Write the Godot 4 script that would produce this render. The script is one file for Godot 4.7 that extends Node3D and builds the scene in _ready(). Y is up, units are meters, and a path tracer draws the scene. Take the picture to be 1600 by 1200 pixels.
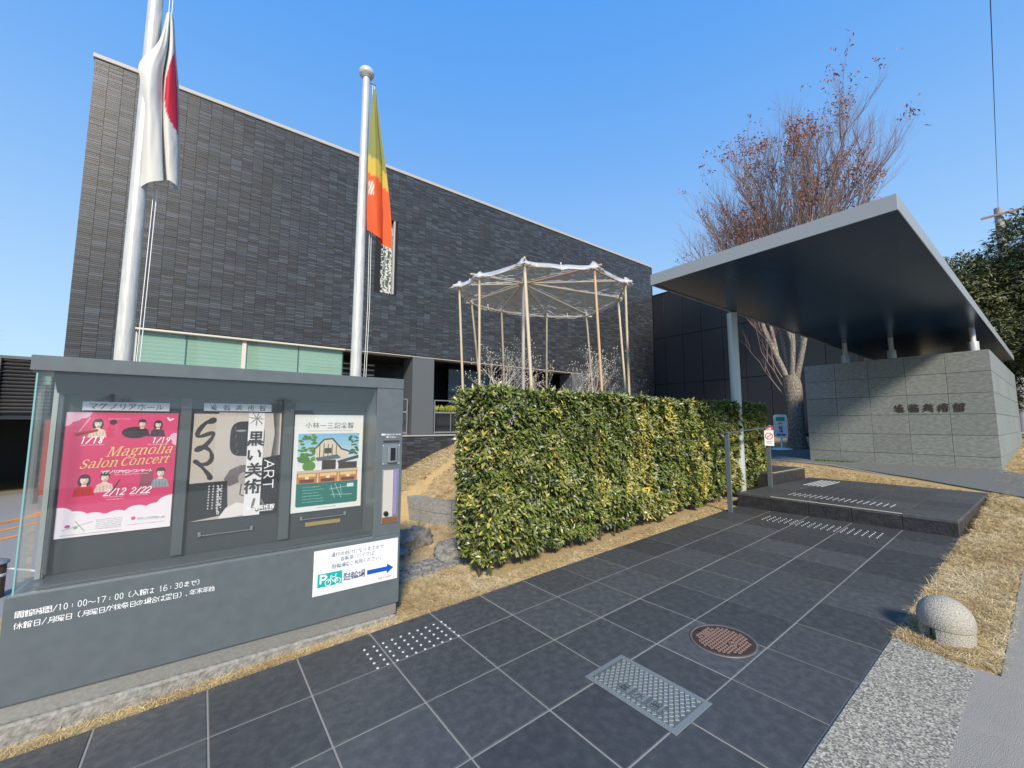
extends Node3D
# Museum forecourt: x runs along the long tiled wall (away from the camera), -z runs towards that wall, y is up, metres.

const WALL_Z := -12.0
const SLOPE_X := 0.0421
const SLOPE_Z := 0.011
const TILE := 0.4467
const EYE := 1.44

var M := {}
var rng := RandomNumberGenerator.new()
var taken := {}

# ---------------------------------------------------------------- mesh builder
class MB:
	var v := PackedVector3Array()
	var n := PackedVector3Array()
	var c := PackedColorArray()
	var u := PackedVector2Array()
	var ix := PackedInt32Array()

	func quad(a: Vector3, b: Vector3, d: Vector3, e: Vector3, col := Color.WHITE, uv := []) -> void:
		# corners counter-clockwise seen from the front
		var nn := (b - a).cross(e - a)
		if nn.length_squared() < 1e-16:
			nn = (d - a).cross(e - a)
		nn = nn.normalized()
		var k := v.size()
		v.append_array(PackedVector3Array([a, b, d, e]))
		n.append_array(PackedVector3Array([nn, nn, nn, nn]))
		c.append_array(PackedColorArray([col, col, col, col]))
		if uv.size() == 4:
			u.append_array(PackedVector2Array(uv))
		else:
			u.append_array(PackedVector2Array([Vector2(0, 1), Vector2(1, 1), Vector2(1, 0), Vector2(0, 0)]))
		ix.append_array(PackedInt32Array([k, k + 2, k + 1, k, k + 3, k + 2]))

	func quad_out(a: Vector3, b: Vector3, d: Vector3, e: Vector3, out: Vector3, col := Color.WHITE) -> void:
		if (b - a).cross(d - a).dot(out) < 0.0:
			quad(a, e, d, b, col)
		else:
			quad(a, b, d, e, col)

	func tri(a: Vector3, b: Vector3, d: Vector3, out: Vector3, col := Color.WHITE) -> void:
		var nn := (b - a).cross(d - a)
		if nn.dot(out) < 0.0:
			var t := b
			b = d
			d = t
			nn = -nn
		nn = nn.normalized()
		var k := v.size()
		v.append_array(PackedVector3Array([a, b, d]))
		n.append_array(PackedVector3Array([nn, nn, nn]))
		c.append_array(PackedColorArray([col, col, col]))
		u.append_array(PackedVector2Array([Vector2(0, 0), Vector2(1, 0), Vector2(1, 1)]))
		ix.append_array(PackedInt32Array([k, k + 2, k + 1]))

	func box(lo: Vector3, hi: Vector3, col := Color.WHITE, bevel := 0.0) -> void:
		var mid := (lo + hi) / 2.0
		xbox(Transform3D(Basis(), mid), hi - lo, col, bevel)

	func xbox(xf: Transform3D, size: Vector3, col := Color.WHITE, bevel := 0.0) -> void:
		var h := size / 2.0
		var b := minf(bevel, minf(h.x, minf(h.y, h.z)) * 0.45)
		if b <= 0.0:
			for ax in 3:
				for s in [-1.0, 1.0]:
					var o := Vector3.ZERO
					o[ax] = h[ax] * s
					var p := Vector3.ZERO
					p[(ax + 1) % 3] = h[(ax + 1) % 3]
					var q := Vector3.ZERO
					q[(ax + 2) % 3] = h[(ax + 2) % 3]
					quad_out(xf * (o - p - q), xf * (o + p - q), xf * (o + p + q), xf * (o - p + q), xf.basis * o, col)
			return
		var at := func(s: Vector3, ax: int) -> Vector3:
			var r := Vector3(s.x * (h.x - b), s.y * (h.y - b), s.z * (h.z - b))
			r[ax] = s[ax] * h[ax]
			return xf * r
		for ax in 3:
			var a1 := (ax + 1) % 3
			var a2 := (ax + 2) % 3
			for s in [-1.0, 1.0]:
				var cs := []
				for k in [[-1, -1], [1, -1], [1, 1], [-1, 1]]:
					var sg := Vector3.ZERO
					sg[ax] = s
					sg[a1] = k[0]
					sg[a2] = k[1]
					cs.append(at.call(sg, ax))
				var out := Vector3.ZERO
				out[ax] = s
				quad_out(cs[0], cs[1], cs[2], cs[3], xf.basis * out, col)
			for k in [[-1, -1], [1, -1], [1, 1], [-1, 1]]:
				var s0 := Vector3.ZERO
				s0[ax] = -1
				s0[a1] = k[0]
				s0[a2] = k[1]
				var s1 := s0
				s1[ax] = 1
				var out2 := s0
				out2[ax] = 0
				quad_out(at.call(s0, a1), at.call(s0, a2), at.call(s1, a2), at.call(s1, a1), xf.basis * out2, col)
		for sx in [-1.0, 1.0]:
			for sy in [-1.0, 1.0]:
				for sz in [-1.0, 1.0]:
					var sg2 := Vector3(sx, sy, sz)
					tri(at.call(sg2, 0), at.call(sg2, 1), at.call(sg2, 2), xf.basis * sg2, col)

	func bar(a: Vector3, b: Vector3, w: float, h: float, col := Color.WHITE, bevel := 0.0) -> void:
		# a square bar from a to b: w across, h up
		var d := b - a
		var l := d.length()
		d /= l
		var up := Vector3.UP if absf(d.y) < 0.95 else Vector3.RIGHT
		var s := d.cross(up).normalized()
		xbox(Transform3D(Basis(s, s.cross(d).normalized() * 1.0, -d) if true else Basis(), (a + b) / 2.0), Vector3(w, h, l), col, bevel)

	func tube(pts: Array, radii: Array, sides := 8, col := Color.WHITE, cap := true) -> void:
		var k0 := v.size()
		var cnt := pts.size()
		var ref := Vector3(0.31, 0.17, 0.93)
		for i in cnt:
			var d: Vector3 = (pts[mini(i + 1, cnt - 1)] - pts[maxi(i - 1, 0)]).normalized()
			if absf(d.dot(ref)) > 0.95:
				ref = Vector3(0.9, -0.3, 0.2)
			var s := d.cross(ref).normalized()
			var t := s.cross(d).normalized()
			for j in sides + 1:
				var an := TAU * j / sides
				var o := s * cos(an) + t * sin(an)
				v.append(pts[i] + o * radii[i])
				n.append(o)
				c.append(col)
				u.append(Vector2(float(j) / sides, float(i)))
		for i in cnt - 1:
			for j in sides:
				var a := k0 + i * (sides + 1) + j
				var b := a + sides + 1
				ix.append_array(PackedInt32Array([a, a + 1, b, a + 1, b + 1, b]))
		if cap:
			for e in [0, cnt - 1]:
				var d2: Vector3 = (pts[1] - pts[0]) * -1.0 if e == 0 else pts[cnt - 1] - pts[cnt - 2]
				for j in sides:
					var a2 = k0 + e * (sides + 1) + j
					tri(pts[e], v[a2], v[a2 + 1], d2, col)

	func lathe(prof: Array, segs: int, xf := Transform3D(), col := Color.WHITE) -> void:
		# prof: Vector2(radius, height) from bottom to top
		var k0 := v.size()
		for i in prof.size():
			var a: Vector2 = prof[maxi(i - 1, 0)]
			var b: Vector2 = prof[mini(i + 1, prof.size() - 1)]
			var d := (b - a).normalized()
			for j in segs + 1:
				var an := TAU * j / segs
				var o := Vector3(cos(an), 0, sin(an))
				v.append(xf * (o * prof[i].x + Vector3(0, prof[i].y, 0)))
				n.append((xf.basis * (o * d.y + Vector3(0, -d.x, 0))).normalized())
				c.append(col)
				u.append(Vector2(float(j) / segs, prof[i].y))
		for i in prof.size() - 1:
			for j in segs:
				var a3 := k0 + i * (segs + 1) + j
				var b3 := a3 + segs + 1
				ix.append_array(PackedInt32Array([a3, a3 + 1, b3, a3 + 1, b3 + 1, b3]))

	func prism(poly: PackedVector2Array, xf: Transform3D, depth: float, col := Color.WHITE) -> void:
		# polygon in local xy, front at z = depth, back at z = 0
		var t := Geometry2D.triangulate_polygon(poly)
		var fz := xf.basis.z
		for i in range(0, t.size(), 3):
			var a := poly[t[i]]
			var b := poly[t[i + 1]]
			var d := poly[t[i + 2]]
			tri(xf * Vector3(a.x, a.y, depth), xf * Vector3(b.x, b.y, depth), xf * Vector3(d.x, d.y, depth), fz, col)
			if depth > 0.0:
				tri(xf * Vector3(a.x, a.y, 0), xf * Vector3(b.x, b.y, 0), xf * Vector3(d.x, d.y, 0), -fz, col)
		if depth > 0.0:
			var ccw := not Geometry2D.is_polygon_clockwise(poly)
			for i in poly.size():
				var a2 := poly[i]
				var b2 := poly[(i + 1) % poly.size()]
				var o := Vector2(b2.y - a2.y, a2.x - b2.x) * (1.0 if ccw else -1.0)
				quad_out(xf * Vector3(a2.x, a2.y, 0), xf * Vector3(b2.x, b2.y, 0), xf * Vector3(b2.x, b2.y, depth), xf * Vector3(a2.x, a2.y, depth), xf.basis * Vector3(o.x, o.y, 0), col)

	func grid(nu: int, nv: int, f: Callable, colf = null) -> void:
		# smooth sheet; f(i, j) gives the points
		var k0 := v.size()
		var p := []
		for j in nv + 1:
			for i in nu + 1:
				p.append(f.call(i, j))
		for j in nv + 1:
			for i in nu + 1:
				var a: Vector3 = p[j * (nu + 1) + mini(i + 1, nu)] - p[j * (nu + 1) + maxi(i - 1, 0)]
				var b: Vector3 = p[mini(j + 1, nv) * (nu + 1) + i] - p[maxi(j - 1, 0) * (nu + 1) + i]
				v.append(p[j * (nu + 1) + i])
				n.append(a.cross(b).normalized())
				c.append(colf.call(i, j) if colf != null else Color.WHITE)
				u.append(Vector2(float(i) / nu, float(j) / nv))
		for j in nv:
			for i in nu:
				var q := k0 + j * (nu + 1) + i
				var w := q + nu + 1
				ix.append_array(PackedInt32Array([q, w, q + 1, q + 1, w, w + 1]))

	func face(ref) -> void:
		# turn the whole sheet over if most of it looks away from ref (a direction, or null for outwards)
		var sum := 0.0
		for i in n.size():
			sum += n[i].dot(v[i] if ref == null else ref)
		if sum < 0.0:
			for i in n.size():
				n[i] = -n[i]
			for i in range(0, ix.size(), 3):
				var t := ix[i]
				ix[i] = ix[i + 1]
				ix[i + 1] = t

	func mesh() -> ArrayMesh:
		var arr := []
		arr.resize(Mesh.ARRAY_MAX)
		arr[Mesh.ARRAY_VERTEX] = v
		arr[Mesh.ARRAY_NORMAL] = n
		arr[Mesh.ARRAY_COLOR] = c
		arr[Mesh.ARRAY_TEX_UV] = u
		arr[Mesh.ARRAY_INDEX] = ix
		var m := ArrayMesh.new()
		m.add_surface_from_arrays(Mesh.PRIMITIVE_TRIANGLES, arr)
		return m

# ---------------------------------------------------------------- scene helpers
func numbered(called: String) -> String:
	if not taken.has(called):
		taken[called] = 0
		return called
	taken[called] += 1
	return "%s_%03d" % [called, taken[called]]

func tag(o: Node, label: String, category: String, group := "", kind := "") -> Node:
	if label != "":
		o.set_meta("label", label)
	if category != "":
		o.set_meta("category", category)
	if group != "":
		o.set_meta("group", group)
	if kind != "":
		o.set_meta("kind", kind)
	return o

func thing(called: String, label: String, category: String, at := Vector3.ZERO, group := "") -> Node3D:
	var o := Node3D.new()
	o.name = numbered(called)
	add_child(o)
	o.position = at
	tag(o, label, category, group)
	return o

func setting(called: String, label: String, category := "") -> Node3D:
	var o := Node3D.new()
	o.name = numbered(called)
	add_child(o)
	tag(o, label, category, "", "structure")
	return o

func part(called: String, mb, m: Material, parent: Node, kind := "") -> MeshInstance3D:
	# mesh given in world space of the parent
	var o := MeshInstance3D.new()
	o.mesh = mb.mesh() if mb is MB else mb
	o.material_override = m
	o.cast_shadow = GeometryInstance3D.SHADOW_CASTING_SETTING_ON
	if parent == self:
		o.name = numbered(called)
		add_child(o)
	else:
		o.name = called
		parent.add_child(o, true)
	if kind != "":
		o.set_meta("kind", kind)
	return o

func placed(called: String, mesh: Mesh, m: Material, parent: Node, xf: Transform3D) -> MeshInstance3D:
	var o := part(called, mesh, m, parent)
	o.transform = xf
	return o

func flock(called: String, mesh: Mesh, m: Material, xfs: Array, cols: Array, parent: Node) -> MultiMeshInstance3D:
	var mm := MultiMesh.new()
	mm.transform_format = MultiMesh.TRANSFORM_3D
	mm.use_colors = cols.size() > 0
	mm.mesh = mesh
	mm.instance_count = xfs.size()
	for i in xfs.size():
		mm.set_instance_transform(i, xfs[i])
		if cols.size() > 0:
			mm.set_instance_color(i, cols[i])
	var o := MultiMeshInstance3D.new()
	o.multimesh = mm
	o.material_override = m
	o.name = numbered(called) if parent == self else called
	parent.add_child(o, true)
	o.set_meta("kind", "stuff")
	return o

func lin(r: float, g: float, b: float) -> Color:
	return Color(r, g, b).linear_to_srgb()

func mat(r: float, g: float, b: float, rough := 0.6, metal := 0.0) -> StandardMaterial3D:
	var m := StandardMaterial3D.new()
	m.albedo_color = lin(r, g, b)
	m.roughness = rough
	m.metallic = metal
	return m

func vmat(rough := 0.6, metal := 0.0) -> StandardMaterial3D:
	var m := mat(1, 1, 1, rough, metal)
	m.vertex_color_use_as_albedo = true
	return m

func noise(sd: int, freq: float, oct := 4, type := FastNoiseLite.TYPE_SIMPLEX_SMOOTH) -> FastNoiseLite:
	var f := FastNoiseLite.new()
	f.seed = sd
	f.noise_type = type
	f.frequency = freq
	f.fractal_octaves = oct
	return f

func ntex(nz: FastNoiseLite, stops: Array, size := 512, normal := false, bump := 4.0) -> NoiseTexture2D:
	var t := NoiseTexture2D.new()
	t.noise = nz
	t.width = size
	t.height = size
	t.seamless = true
	t.seamless_blend_skirt = 0.2
	if normal:
		t.as_normal_map = true
		t.bump_strength = bump
	elif stops.size() > 0:
		var g := Gradient.new()
		var off := PackedFloat32Array()
		var cc := PackedColorArray()
		for s in stops:
			off.append(s[0])
			cc.append(s[1])
		g.offsets = off
		g.colors = cc
		t.color_ramp = g
	return t

func grained(sd: int, freq: float, stops: Array, scale: float, rough: float, oct := 5, world := true, bump := 0.0, bfreq := 0.05, size := 512) -> StandardMaterial3D:
	# stops in linear rgb arrays: [offset, r, g, b]
	var m := StandardMaterial3D.new()
	var st := []
	for s in stops:
		st.append([s[0], lin(s[1], s[2], s[3])])
	m.albedo_texture = ntex(noise(sd, freq, oct), st, size)
	m.roughness = rough
	m.uv1_triplanar = true
	m.uv1_world_triplanar = world
	m.uv1_scale = Vector3.ONE * scale
	if bump > 0.0:
		m.normal_enabled = true
		m.normal_texture = ntex(noise(sd + 7, bfreq, 4), [], size, true, bump)
		m.normal_scale = 1.0
	return m

func make_materials() -> void:
	M.paint = grained(3, 0.02, [[0.0, 0.098, 0.118, 0.128], [0.5, 0.108, 0.13, 0.141], [1.0, 0.118, 0.141, 0.152]], 0.9, 0.42, 4)
	M.paint_dark = mat(0.034, 0.042, 0.047, 0.45)
	M.steel = mat(0.55, 0.56, 0.56, 0.32, 0.9)
	M.brushed = grained(5, 0.05, [[0.0, 0.34, 0.34, 0.32], [1.0, 0.46, 0.46, 0.44]], 1.5, 0.38, 3)
	M.brushed.metallic = 0.6
	M.pole = grained(6, 0.02, [[0.1, 0.46, 0.46, 0.44], [0.5, 0.57, 0.57, 0.55], [0.9, 0.66, 0.66, 0.63]], 1.0, 0.36, 5)
	M.pole.metallic = 0.2
	M.pole.uv1_scale = Vector3(6, 0.5, 6)
	M.white = mat(0.75, 0.77, 0.77, 0.45)
	M.ink = mat(0.03, 0.03, 0.035, 0.6)
	M.white_ink = mat(0.85, 0.86, 0.86, 0.5)
	M.navy_ink = mat(0.05, 0.075, 0.2, 0.5)
	M.blue_ink = mat(0.005, 0.08, 0.42, 0.5)
	M.teal = mat(0.0, 0.38, 0.36, 0.5)
	M.grey_ink = mat(0.3, 0.3, 0.3, 0.6)
	M.red = mat(0.6, 0.02, 0.03, 0.5)
	M.green = mat(0.03, 0.33, 0.16, 0.5)
	M.black = mat(0.012, 0.012, 0.013, 0.35)
	M.brass = mat(0.5, 0.38, 0.12, 0.4, 0.6)
	M.purple = mat(0.26, 0.2, 0.45, 0.5)
	M.beige = mat(0.5, 0.48, 0.43, 0.5)
	M.pane = mat(0.75, 0.88, 0.88, 0.0)
	M.pane.transparency = BaseMaterial3D.TRANSPARENCY_ALPHA
	M.pane.albedo_color.a = 0.015
	M.pane.metallic_specular = 0.9
	M.pane_edge = mat(0.2, 0.42, 0.42, 0.1)
	M.concrete = grained(11, 0.03, [[0.0, 0.15, 0.148, 0.13], [0.5, 0.27, 0.262, 0.24], [1.0, 0.38, 0.37, 0.34]], 1.2, 0.85, 6, true, 3.0, 0.06)
	M.grout = mat(0.27, 0.265, 0.245, 0.9)
	M.slate = []
	for i in 5:
		var k: float = [1.0, 0.82, 1.2, 0.9, 1.08][i]
		var mm := grained(20 + i, 0.012, [[0.0, 0.05 * k, 0.054 * k, 0.057 * k], [0.5, 0.064 * k, 0.068 * k, 0.071 * k], [1.0, 0.088 * k, 0.092 * k, 0.094 * k]], 2.1, 0.47, 7, true, 0.9, 0.12)
		mm.roughness = 1.0
		mm.roughness_texture = ntex(noise(26 + i, 0.02, 6), [[0.1, Color(0.34, 0.34, 0.34)], [0.5, Color(0.48, 0.48, 0.48)], [0.9, Color(0.66, 0.66, 0.66)]], 512)
		mm.uv1_offset = Vector3(i * 0.37, 0, i * 0.21)
		M.slate.append(mm)
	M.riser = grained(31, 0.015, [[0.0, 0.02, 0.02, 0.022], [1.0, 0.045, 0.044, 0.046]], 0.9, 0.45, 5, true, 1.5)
	M.stone = []
	for i in 4:
		var k2: float = [0.88, 0.84, 0.92, 0.88][i]
		var st := grained(40 + i, 0.02, [[0.05, 0.175 * k2, 0.195 * k2, 0.188 * k2], [0.5, 0.235 * k2, 0.258 * k2, 0.248 * k2], [0.95, 0.31 * k2, 0.335 * k2, 0.32 * k2]], 0.8, 0.6, 6, true, 0.7, 0.08)
		st.uv1_scale = Vector3(0.9, 2.0, 0.9)
		st.uv1_offset = Vector3(i * 0.31, i * 0.17, i * 0.23)
		M.stone.append(st)
	M.soffit = grained(50, 0.02, [[0.0, 0.014, 0.038, 0.085], [1.0, 0.017, 0.043, 0.094]], 0.6, 0.2, 3)
	M.soffit.metallic_specular = 0.25
	M.fascia = mat(0.3, 0.32, 0.33, 0.42, 0.15)
	M.column = mat(0.5, 0.53, 0.53, 0.35, 0.2)
	M.panel = []
	for i in 3:
		var k3: float = [1.0, 0.93, 1.06][i]
		M.panel.append(mat(0.017 * k3, 0.021 * k3, 0.029 * k3, 0.42))
	M.joint = mat(0.008, 0.008, 0.009, 0.8)
	M.tile = vmat(0.38)
	M.tile.normal_enabled = true
	M.tile.normal_texture = ntex(noise(61, 0.08, 3), [], 512, true, 0.7)
	M.tile.uv1_triplanar = true
	M.tile.uv1_world_triplanar = true
	M.tile.uv1_scale = Vector3.ONE * 1.3
	M.bed = mat(0.014, 0.014, 0.016, 0.9)
	M.coping = mat(0.42, 0.4, 0.38, 0.5)
	M.recess = mat(0.02, 0.022, 0.026, 0.6)
	M.glass_dark = mat(0.01, 0.018, 0.035, 0.05)
	M.glass_green = mat(0.42, 0.68, 0.55, 0.03)
	M.glass_green.transparency = BaseMaterial3D.TRANSPARENCY_ALPHA
	M.glass_green.albedo_color.a = 0.32
	M.blind = mat(0.58, 0.76, 0.66, 0.6)
	M.blind_back = mat(0.24, 0.38, 0.32, 0.7)
	M.bamboo = vmat(0.5)
	M.film = mat(0.8, 0.86, 0.95, 0.27)
	M.film.transparency = BaseMaterial3D.TRANSPARENCY_ALPHA
	M.film.albedo_color.a = 0.42
	M.bark = grained(70, 0.016, [[0.1, 0.08, 0.065, 0.05], [0.45, 0.2, 0.17, 0.14], [0.6, 0.28, 0.25, 0.21], [0.85, 0.5, 0.47, 0.41]], 2.2, 0.9, 6, true, 5.0, 0.06)
	M.bark.uv1_scale = Vector3(3.0, 1.2, 3.0)
	M.twig = mat(0.22, 0.15, 0.135, 0.9)
	M.magnolia = mat(0.5, 0.46, 0.42, 0.85)
	M.stem = mat(0.08, 0.06, 0.045, 0.9)
	M.leaf = vmat(0.34)
	M.leaf.backlight_enabled = true
	M.leaf.backlight = Color(0.12, 0.16, 0.03)
	M.foliage = vmat(0.55)
	M.straw = vmat(0.85)
	M.granite = grained(80, 0.2, [[0.2, 0.09, 0.085, 0.075], [0.42, 0.3, 0.28, 0.23], [0.55, 0.4, 0.375, 0.32], [0.75, 0.6, 0.57, 0.5]], 1.3, 0.85, 3, true, 3.0, 0.15)
	M.rock = grained(82, 0.03, [[0.0, 0.1, 0.1, 0.095], [0.5, 0.2, 0.195, 0.185], [1.0, 0.34, 0.33, 0.31]], 1.5, 0.85, 6, true, 5.0, 0.05)
	M.rust = grained(84, 0.05, [[0.0, 0.07, 0.045, 0.035], [0.5, 0.15, 0.09, 0.068], [1.0, 0.24, 0.15, 0.11]], 4.0, 0.6, 5)
	M.rust.metallic = 0.25
	M.galvanised = grained(86, 0.05, [[0.0, 0.2, 0.225, 0.22], [1.0, 0.38, 0.41, 0.395]], 5.0, 0.42, 4)
	M.galvanised.metallic = 0.45
	M.asphalt = grained(88, 0.25, [[0.2, 0.1, 0.112, 0.112], [0.5, 0.15, 0.164, 0.162], [0.8, 0.22, 0.235, 0.23]], 2.0, 0.9, 3, true, 4.0, 0.2)
	M.sidewalk = grained(89, 0.25, [[0.2, 0.2, 0.19, 0.165], [0.5, 0.3, 0.285, 0.25], [0.8, 0.42, 0.4, 0.355]], 2.0, 0.9, 3, true, 4.0, 0.2)
	M.turf = grained(90, 0.1, [[0.1, 0.27, 0.185, 0.09], [0.5, 0.41, 0.305, 0.155], [0.9, 0.54, 0.42, 0.23]], 1.1, 0.95, 6, true, 2.0, 0.25)
	M.moss = mat(0.06, 0.1, 0.02, 0.95)

# ---------------------------------------------------------------- terrain
func plane_y(x: float, z: float) -> float:
	return SLOPE_X * clampf(x, -8.0, 20.0) + SLOPE_Z * clampf(z, -18.0, 3.0)

func mound(x: float, z: float) -> float:
	var d := Vector2(x - 5.0, z + 6.2)
	var r := d.length()
	var an := rad_to_deg(atan2(-d.y, d.x)) # 180 looks towards -x
	if an < 0.0:
		an += 360.0
	if an > 185.0 and an < 300.0:
		# retained by the low stone kerb on this side
		return (0.29 + 0.91 * (1.0 - pow(r / 2.36, 2.0))) if r < 2.38 else 0.0
	return maxf(0.0, 1.2 * (1.0 - pow(r / 3.05, 2.0)))

func gy(x: float, z: float) -> float:
	var y := plane_y(x, z)
	y += 0.13 * smoothstep(8.0, 11.4, x)
	return y + mound(x, z)

func lines(stops: Array) -> Array:
	# stops: [from, to, step] runs
	var r := []
	for s in stops:
		var k: float = s[0]
		while k < s[1] - 1e-4:
			r.append(k)
			k += s[2]
	r.append(stops[-1][1])
	return r

func under_paving(x: float, z: float) -> float:
	# the ground sheet dips below the hard surfaces laid on it
	if z > -2.98 and z < 12.0 and x < 6.4 and x > -30.0:
		if not (z > -0.74 and z < -0.26 and x > 3.4):
			return 0.08
	if x >= 6.3 and x < 9.27 and z > -2.96 and z < -0.7:
		return 0.08
	return 0.0

func build_ground() -> void:
	var xs := lines([[-140, -20, 12], [-20, -3, 1.0], [-3, 9.5, 0.1], [9.5, 20, 0.5], [20, 60, 4], [60, 160, 20]])
	var zs := lines([[-160, -40, 20], [-40, -14, 2], [-14, -9.5, 0.5], [-9.5, -0.2, 0.1], [-0.2, 6, 0.6], [6, 30, 3], [30, 160, 26]])
	var mb := MB.new()
	mb.grid(xs.size() - 1, zs.size() - 1, func(i, j):
		var x: float = xs[i]
		var z: float = zs[j]
		return Vector3(x, gy(x, z) - under_paving(x, z) - 0.012, z))
	mb.face(Vector3.UP)
	var o := part("ground", mb, M.turf, self)
	tag(o, "tan dormant lawn and earth ground around the museum", "ground", "", "structure")

func sheet(mb: MB, poly: Array, lift: float, thick := 0.05) -> void:
	# a slab that follows the ground: polygon in x, z
	var pv := PackedVector2Array(poly)
	var t := Geometry2D.triangulate_polygon(pv)
	for i in range(0, t.size(), 3):
		var q := []
		for k in 3:
			var p := pv[t[i + k]]
			q.append(Vector3(p.x, gy(p.x, p.y) + lift, p.y))
		mb.tri(q[0], q[1], q[2], Vector3.UP)
	for i in pv.size():
		var a := pv[i]
		var b := pv[(i + 1) % pv.size()]
		var ya := gy(a.x, a.y) + lift
		var yb := gy(b.x, b.y) + lift
		mb.quad(Vector3(a.x, ya - thick, a.y), Vector3(b.x, yb - thick, b.y), Vector3(b.x, yb, b.y), Vector3(a.x, ya, a.y))

func build_paving() -> void:
	var pv := setting("paving", "dark slate tile walkway with pale joints leading to the steps", "paving")
	var zl := [-2.964, -2.513, -2.066, -1.617, -1.164, -0.726]
	var bed := MB.new()
	bed.quad(Vector3(-3.5, plane_y(-3.5, -0.722) - 0.004, -0.722), Vector3(6.36, plane_y(6.36, -0.722) - 0.004, -0.722), Vector3(6.36, plane_y(6.36, -2.967) - 0.004, -2.967), Vector3(-3.5, plane_y(-3.5, -2.967) - 0.004, -2.967))
	bed.quad(Vector3(-3.5, plane_y(-3.5, -0.722) - 0.1, -0.722), Vector3(6.36, plane_y(6.36, -0.722) - 0.1, -0.722), Vector3(6.36, plane_y(6.36, -0.722) - 0.004, -0.722), Vector3(-3.5, plane_y(-3.5, -0.722) - 0.004, -0.722))
	part("grout_bed", bed, M.grout, pv)
	rng.seed = 11
	for r in 5:
		for k in range(-10, 12):
			var x0: float = 0.996 + TILE * k
			var mb := MB.new()
			var g := 0.0048
			var lo := Vector2(x0 + g, zl[r] + g)
			var hi := Vector2(x0 + TILE - g, zl[r + 1] - g)
			slate_slab(mb, lo, hi, rng.randf_range(-0.0008, 0.0012))
			part("tile", mb, M.slate[rng.randi() % 5], pv)

func slate_slab(mb: MB, lo: Vector2, hi: Vector2, lift: float, level := NAN) -> void:
	var e := 0.003
	var y := func(x: float, z: float) -> float: return (plane_y(x, z) if is_nan(level) else level) + lift
	var a := [lo, Vector2(hi.x, lo.y), hi, Vector2(lo.x, hi.y)]
	var top := []
	var mid := []
	var low := []
	var cen := (lo + hi) / 2.0
	for p in a:
		var q: Vector2 = p + Vector2(signf(cen.x - p.x), signf(cen.y - p.y)) * e
		top.append(Vector3(q.x, y.call(q.x, q.y), q.y))
		mid.append(Vector3(p.x, y.call(p.x, p.y) - e * 0.8, p.y))
		low.append(Vector3(p.x, y.call(p.x, p.y) - 0.03, p.y))
	mb.quad_out(top[0], top[1], top[2], top[3], Vector3.UP)
	for i in 4:
		var j := (i + 1) % 4
		var out: Vector3 = (mid[i] + mid[j]) / 2.0 - Vector3(cen.x, mid[i].y, cen.y)
		mb.quad_out(mid[i], mid[j], top[j], top[i], out + Vector3.UP * 0.3)
		mb.quad_out(low[i], low[j], mid[j], mid[i], out)

func build_platforms() -> void:
	var top := 0.43
	var pf := setting("step_platform", "low dark slate landing one step above the walkway", "step")
	var core := MB.new()
	core.box(Vector3(6.372, -0.1, -2.943), Vector3(9.238, top - 0.034, -0.742))
	part("core", core, M.grout, pf)
	rng.seed = 21
	var zl := [-2.955, -2.513, -2.066, -1.617, -1.164, -0.73]
	for r in 5:
		for k in 6:
			var mb := MB.new()
			var x0 := 6.35 + 0.483 * k
			slate_slab(mb, Vector2(x0 + 0.0025, zl[r] + 0.003), Vector2(x0 + 0.4805, zl[r + 1] - 0.003), rng.randf_range(-0.0006, 0.0008), top)
			part("tile", mb, M.slate[rng.randi() % 5], pf)
		var rb := MB.new()
		rb.box(Vector3(6.354, 0.2, zl[r] + 0.004), Vector3(6.371, top - 0.033, zl[r + 1] - 0.004), Color.WHITE, 0.002)
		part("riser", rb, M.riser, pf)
		var jb := MB.new()
	var nb := MB.new()
	nb.box(Vector3(6.352, top - 0.004, -2.513), Vector3(6.375, top + 0.004, -1.164), Color.WHITE, 0.002)
	part("nosing", nb, mat(0.45, 0.42, 0.34, 0.6), pf)
	for k in 6:
		var sb := MB.new()
		var x1 := 6.35 + 0.483 * k
		sb.box(Vector3(x1 + 0.003, 0.15, -0.741), Vector3(x1 + 0.48, top - 0.033, -0.733), Color.WHITE, 0.002)
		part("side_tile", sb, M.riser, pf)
	# second step, turning towards the entrance
	var p2 := setting("upper_step", "higher dark slate step turning left behind the handrail", "step")
	var c2 := MB.new()
	c2.box(Vector3(7.66, 0.0, -6.4), Vector3(9.04, 0.588, -2.972))
	part("core", c2, M.grout, p2)
	for k in 3:
		for r in 7:
			var mb2 := MB.new()
			var x2 := 7.642 + 0.469 * k
			var z2 := -2.952 - 0.49 * r
			slate_slab(mb2, Vector2(x2 + 0.003, z2 - 0.487), Vector2(x2 + 0.466, z2 - 0.003), 0.0, 0.622)
			part("tile", mb2, M.slate[rng.randi() % 5], p2)
		var r2 := MB.new()
		r2.box(Vector3(7.642 + 0.469 * k + 0.003, 0.43, -2.97), Vector3(7.642 + 0.469 * k + 0.466, 0.589, -2.955), Color.WHITE, 0.002)
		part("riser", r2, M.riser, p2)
	var r3 := MB.new()
	r3.box(Vector3(7.645, 0.2, -6.39), Vector3(7.659, 0.589, -2.973))
	part("side_tile", r3, M.riser, p2)
	var n2 := MB.new()
	n2.box(Vector3(7.646, 0.618, -2.974), Vector3(9.046, 0.626, -2.951), Color.WHITE, 0.002)
	part("nosing", n2, mat(0.45, 0.42, 0.34, 0.6), p2)

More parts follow.
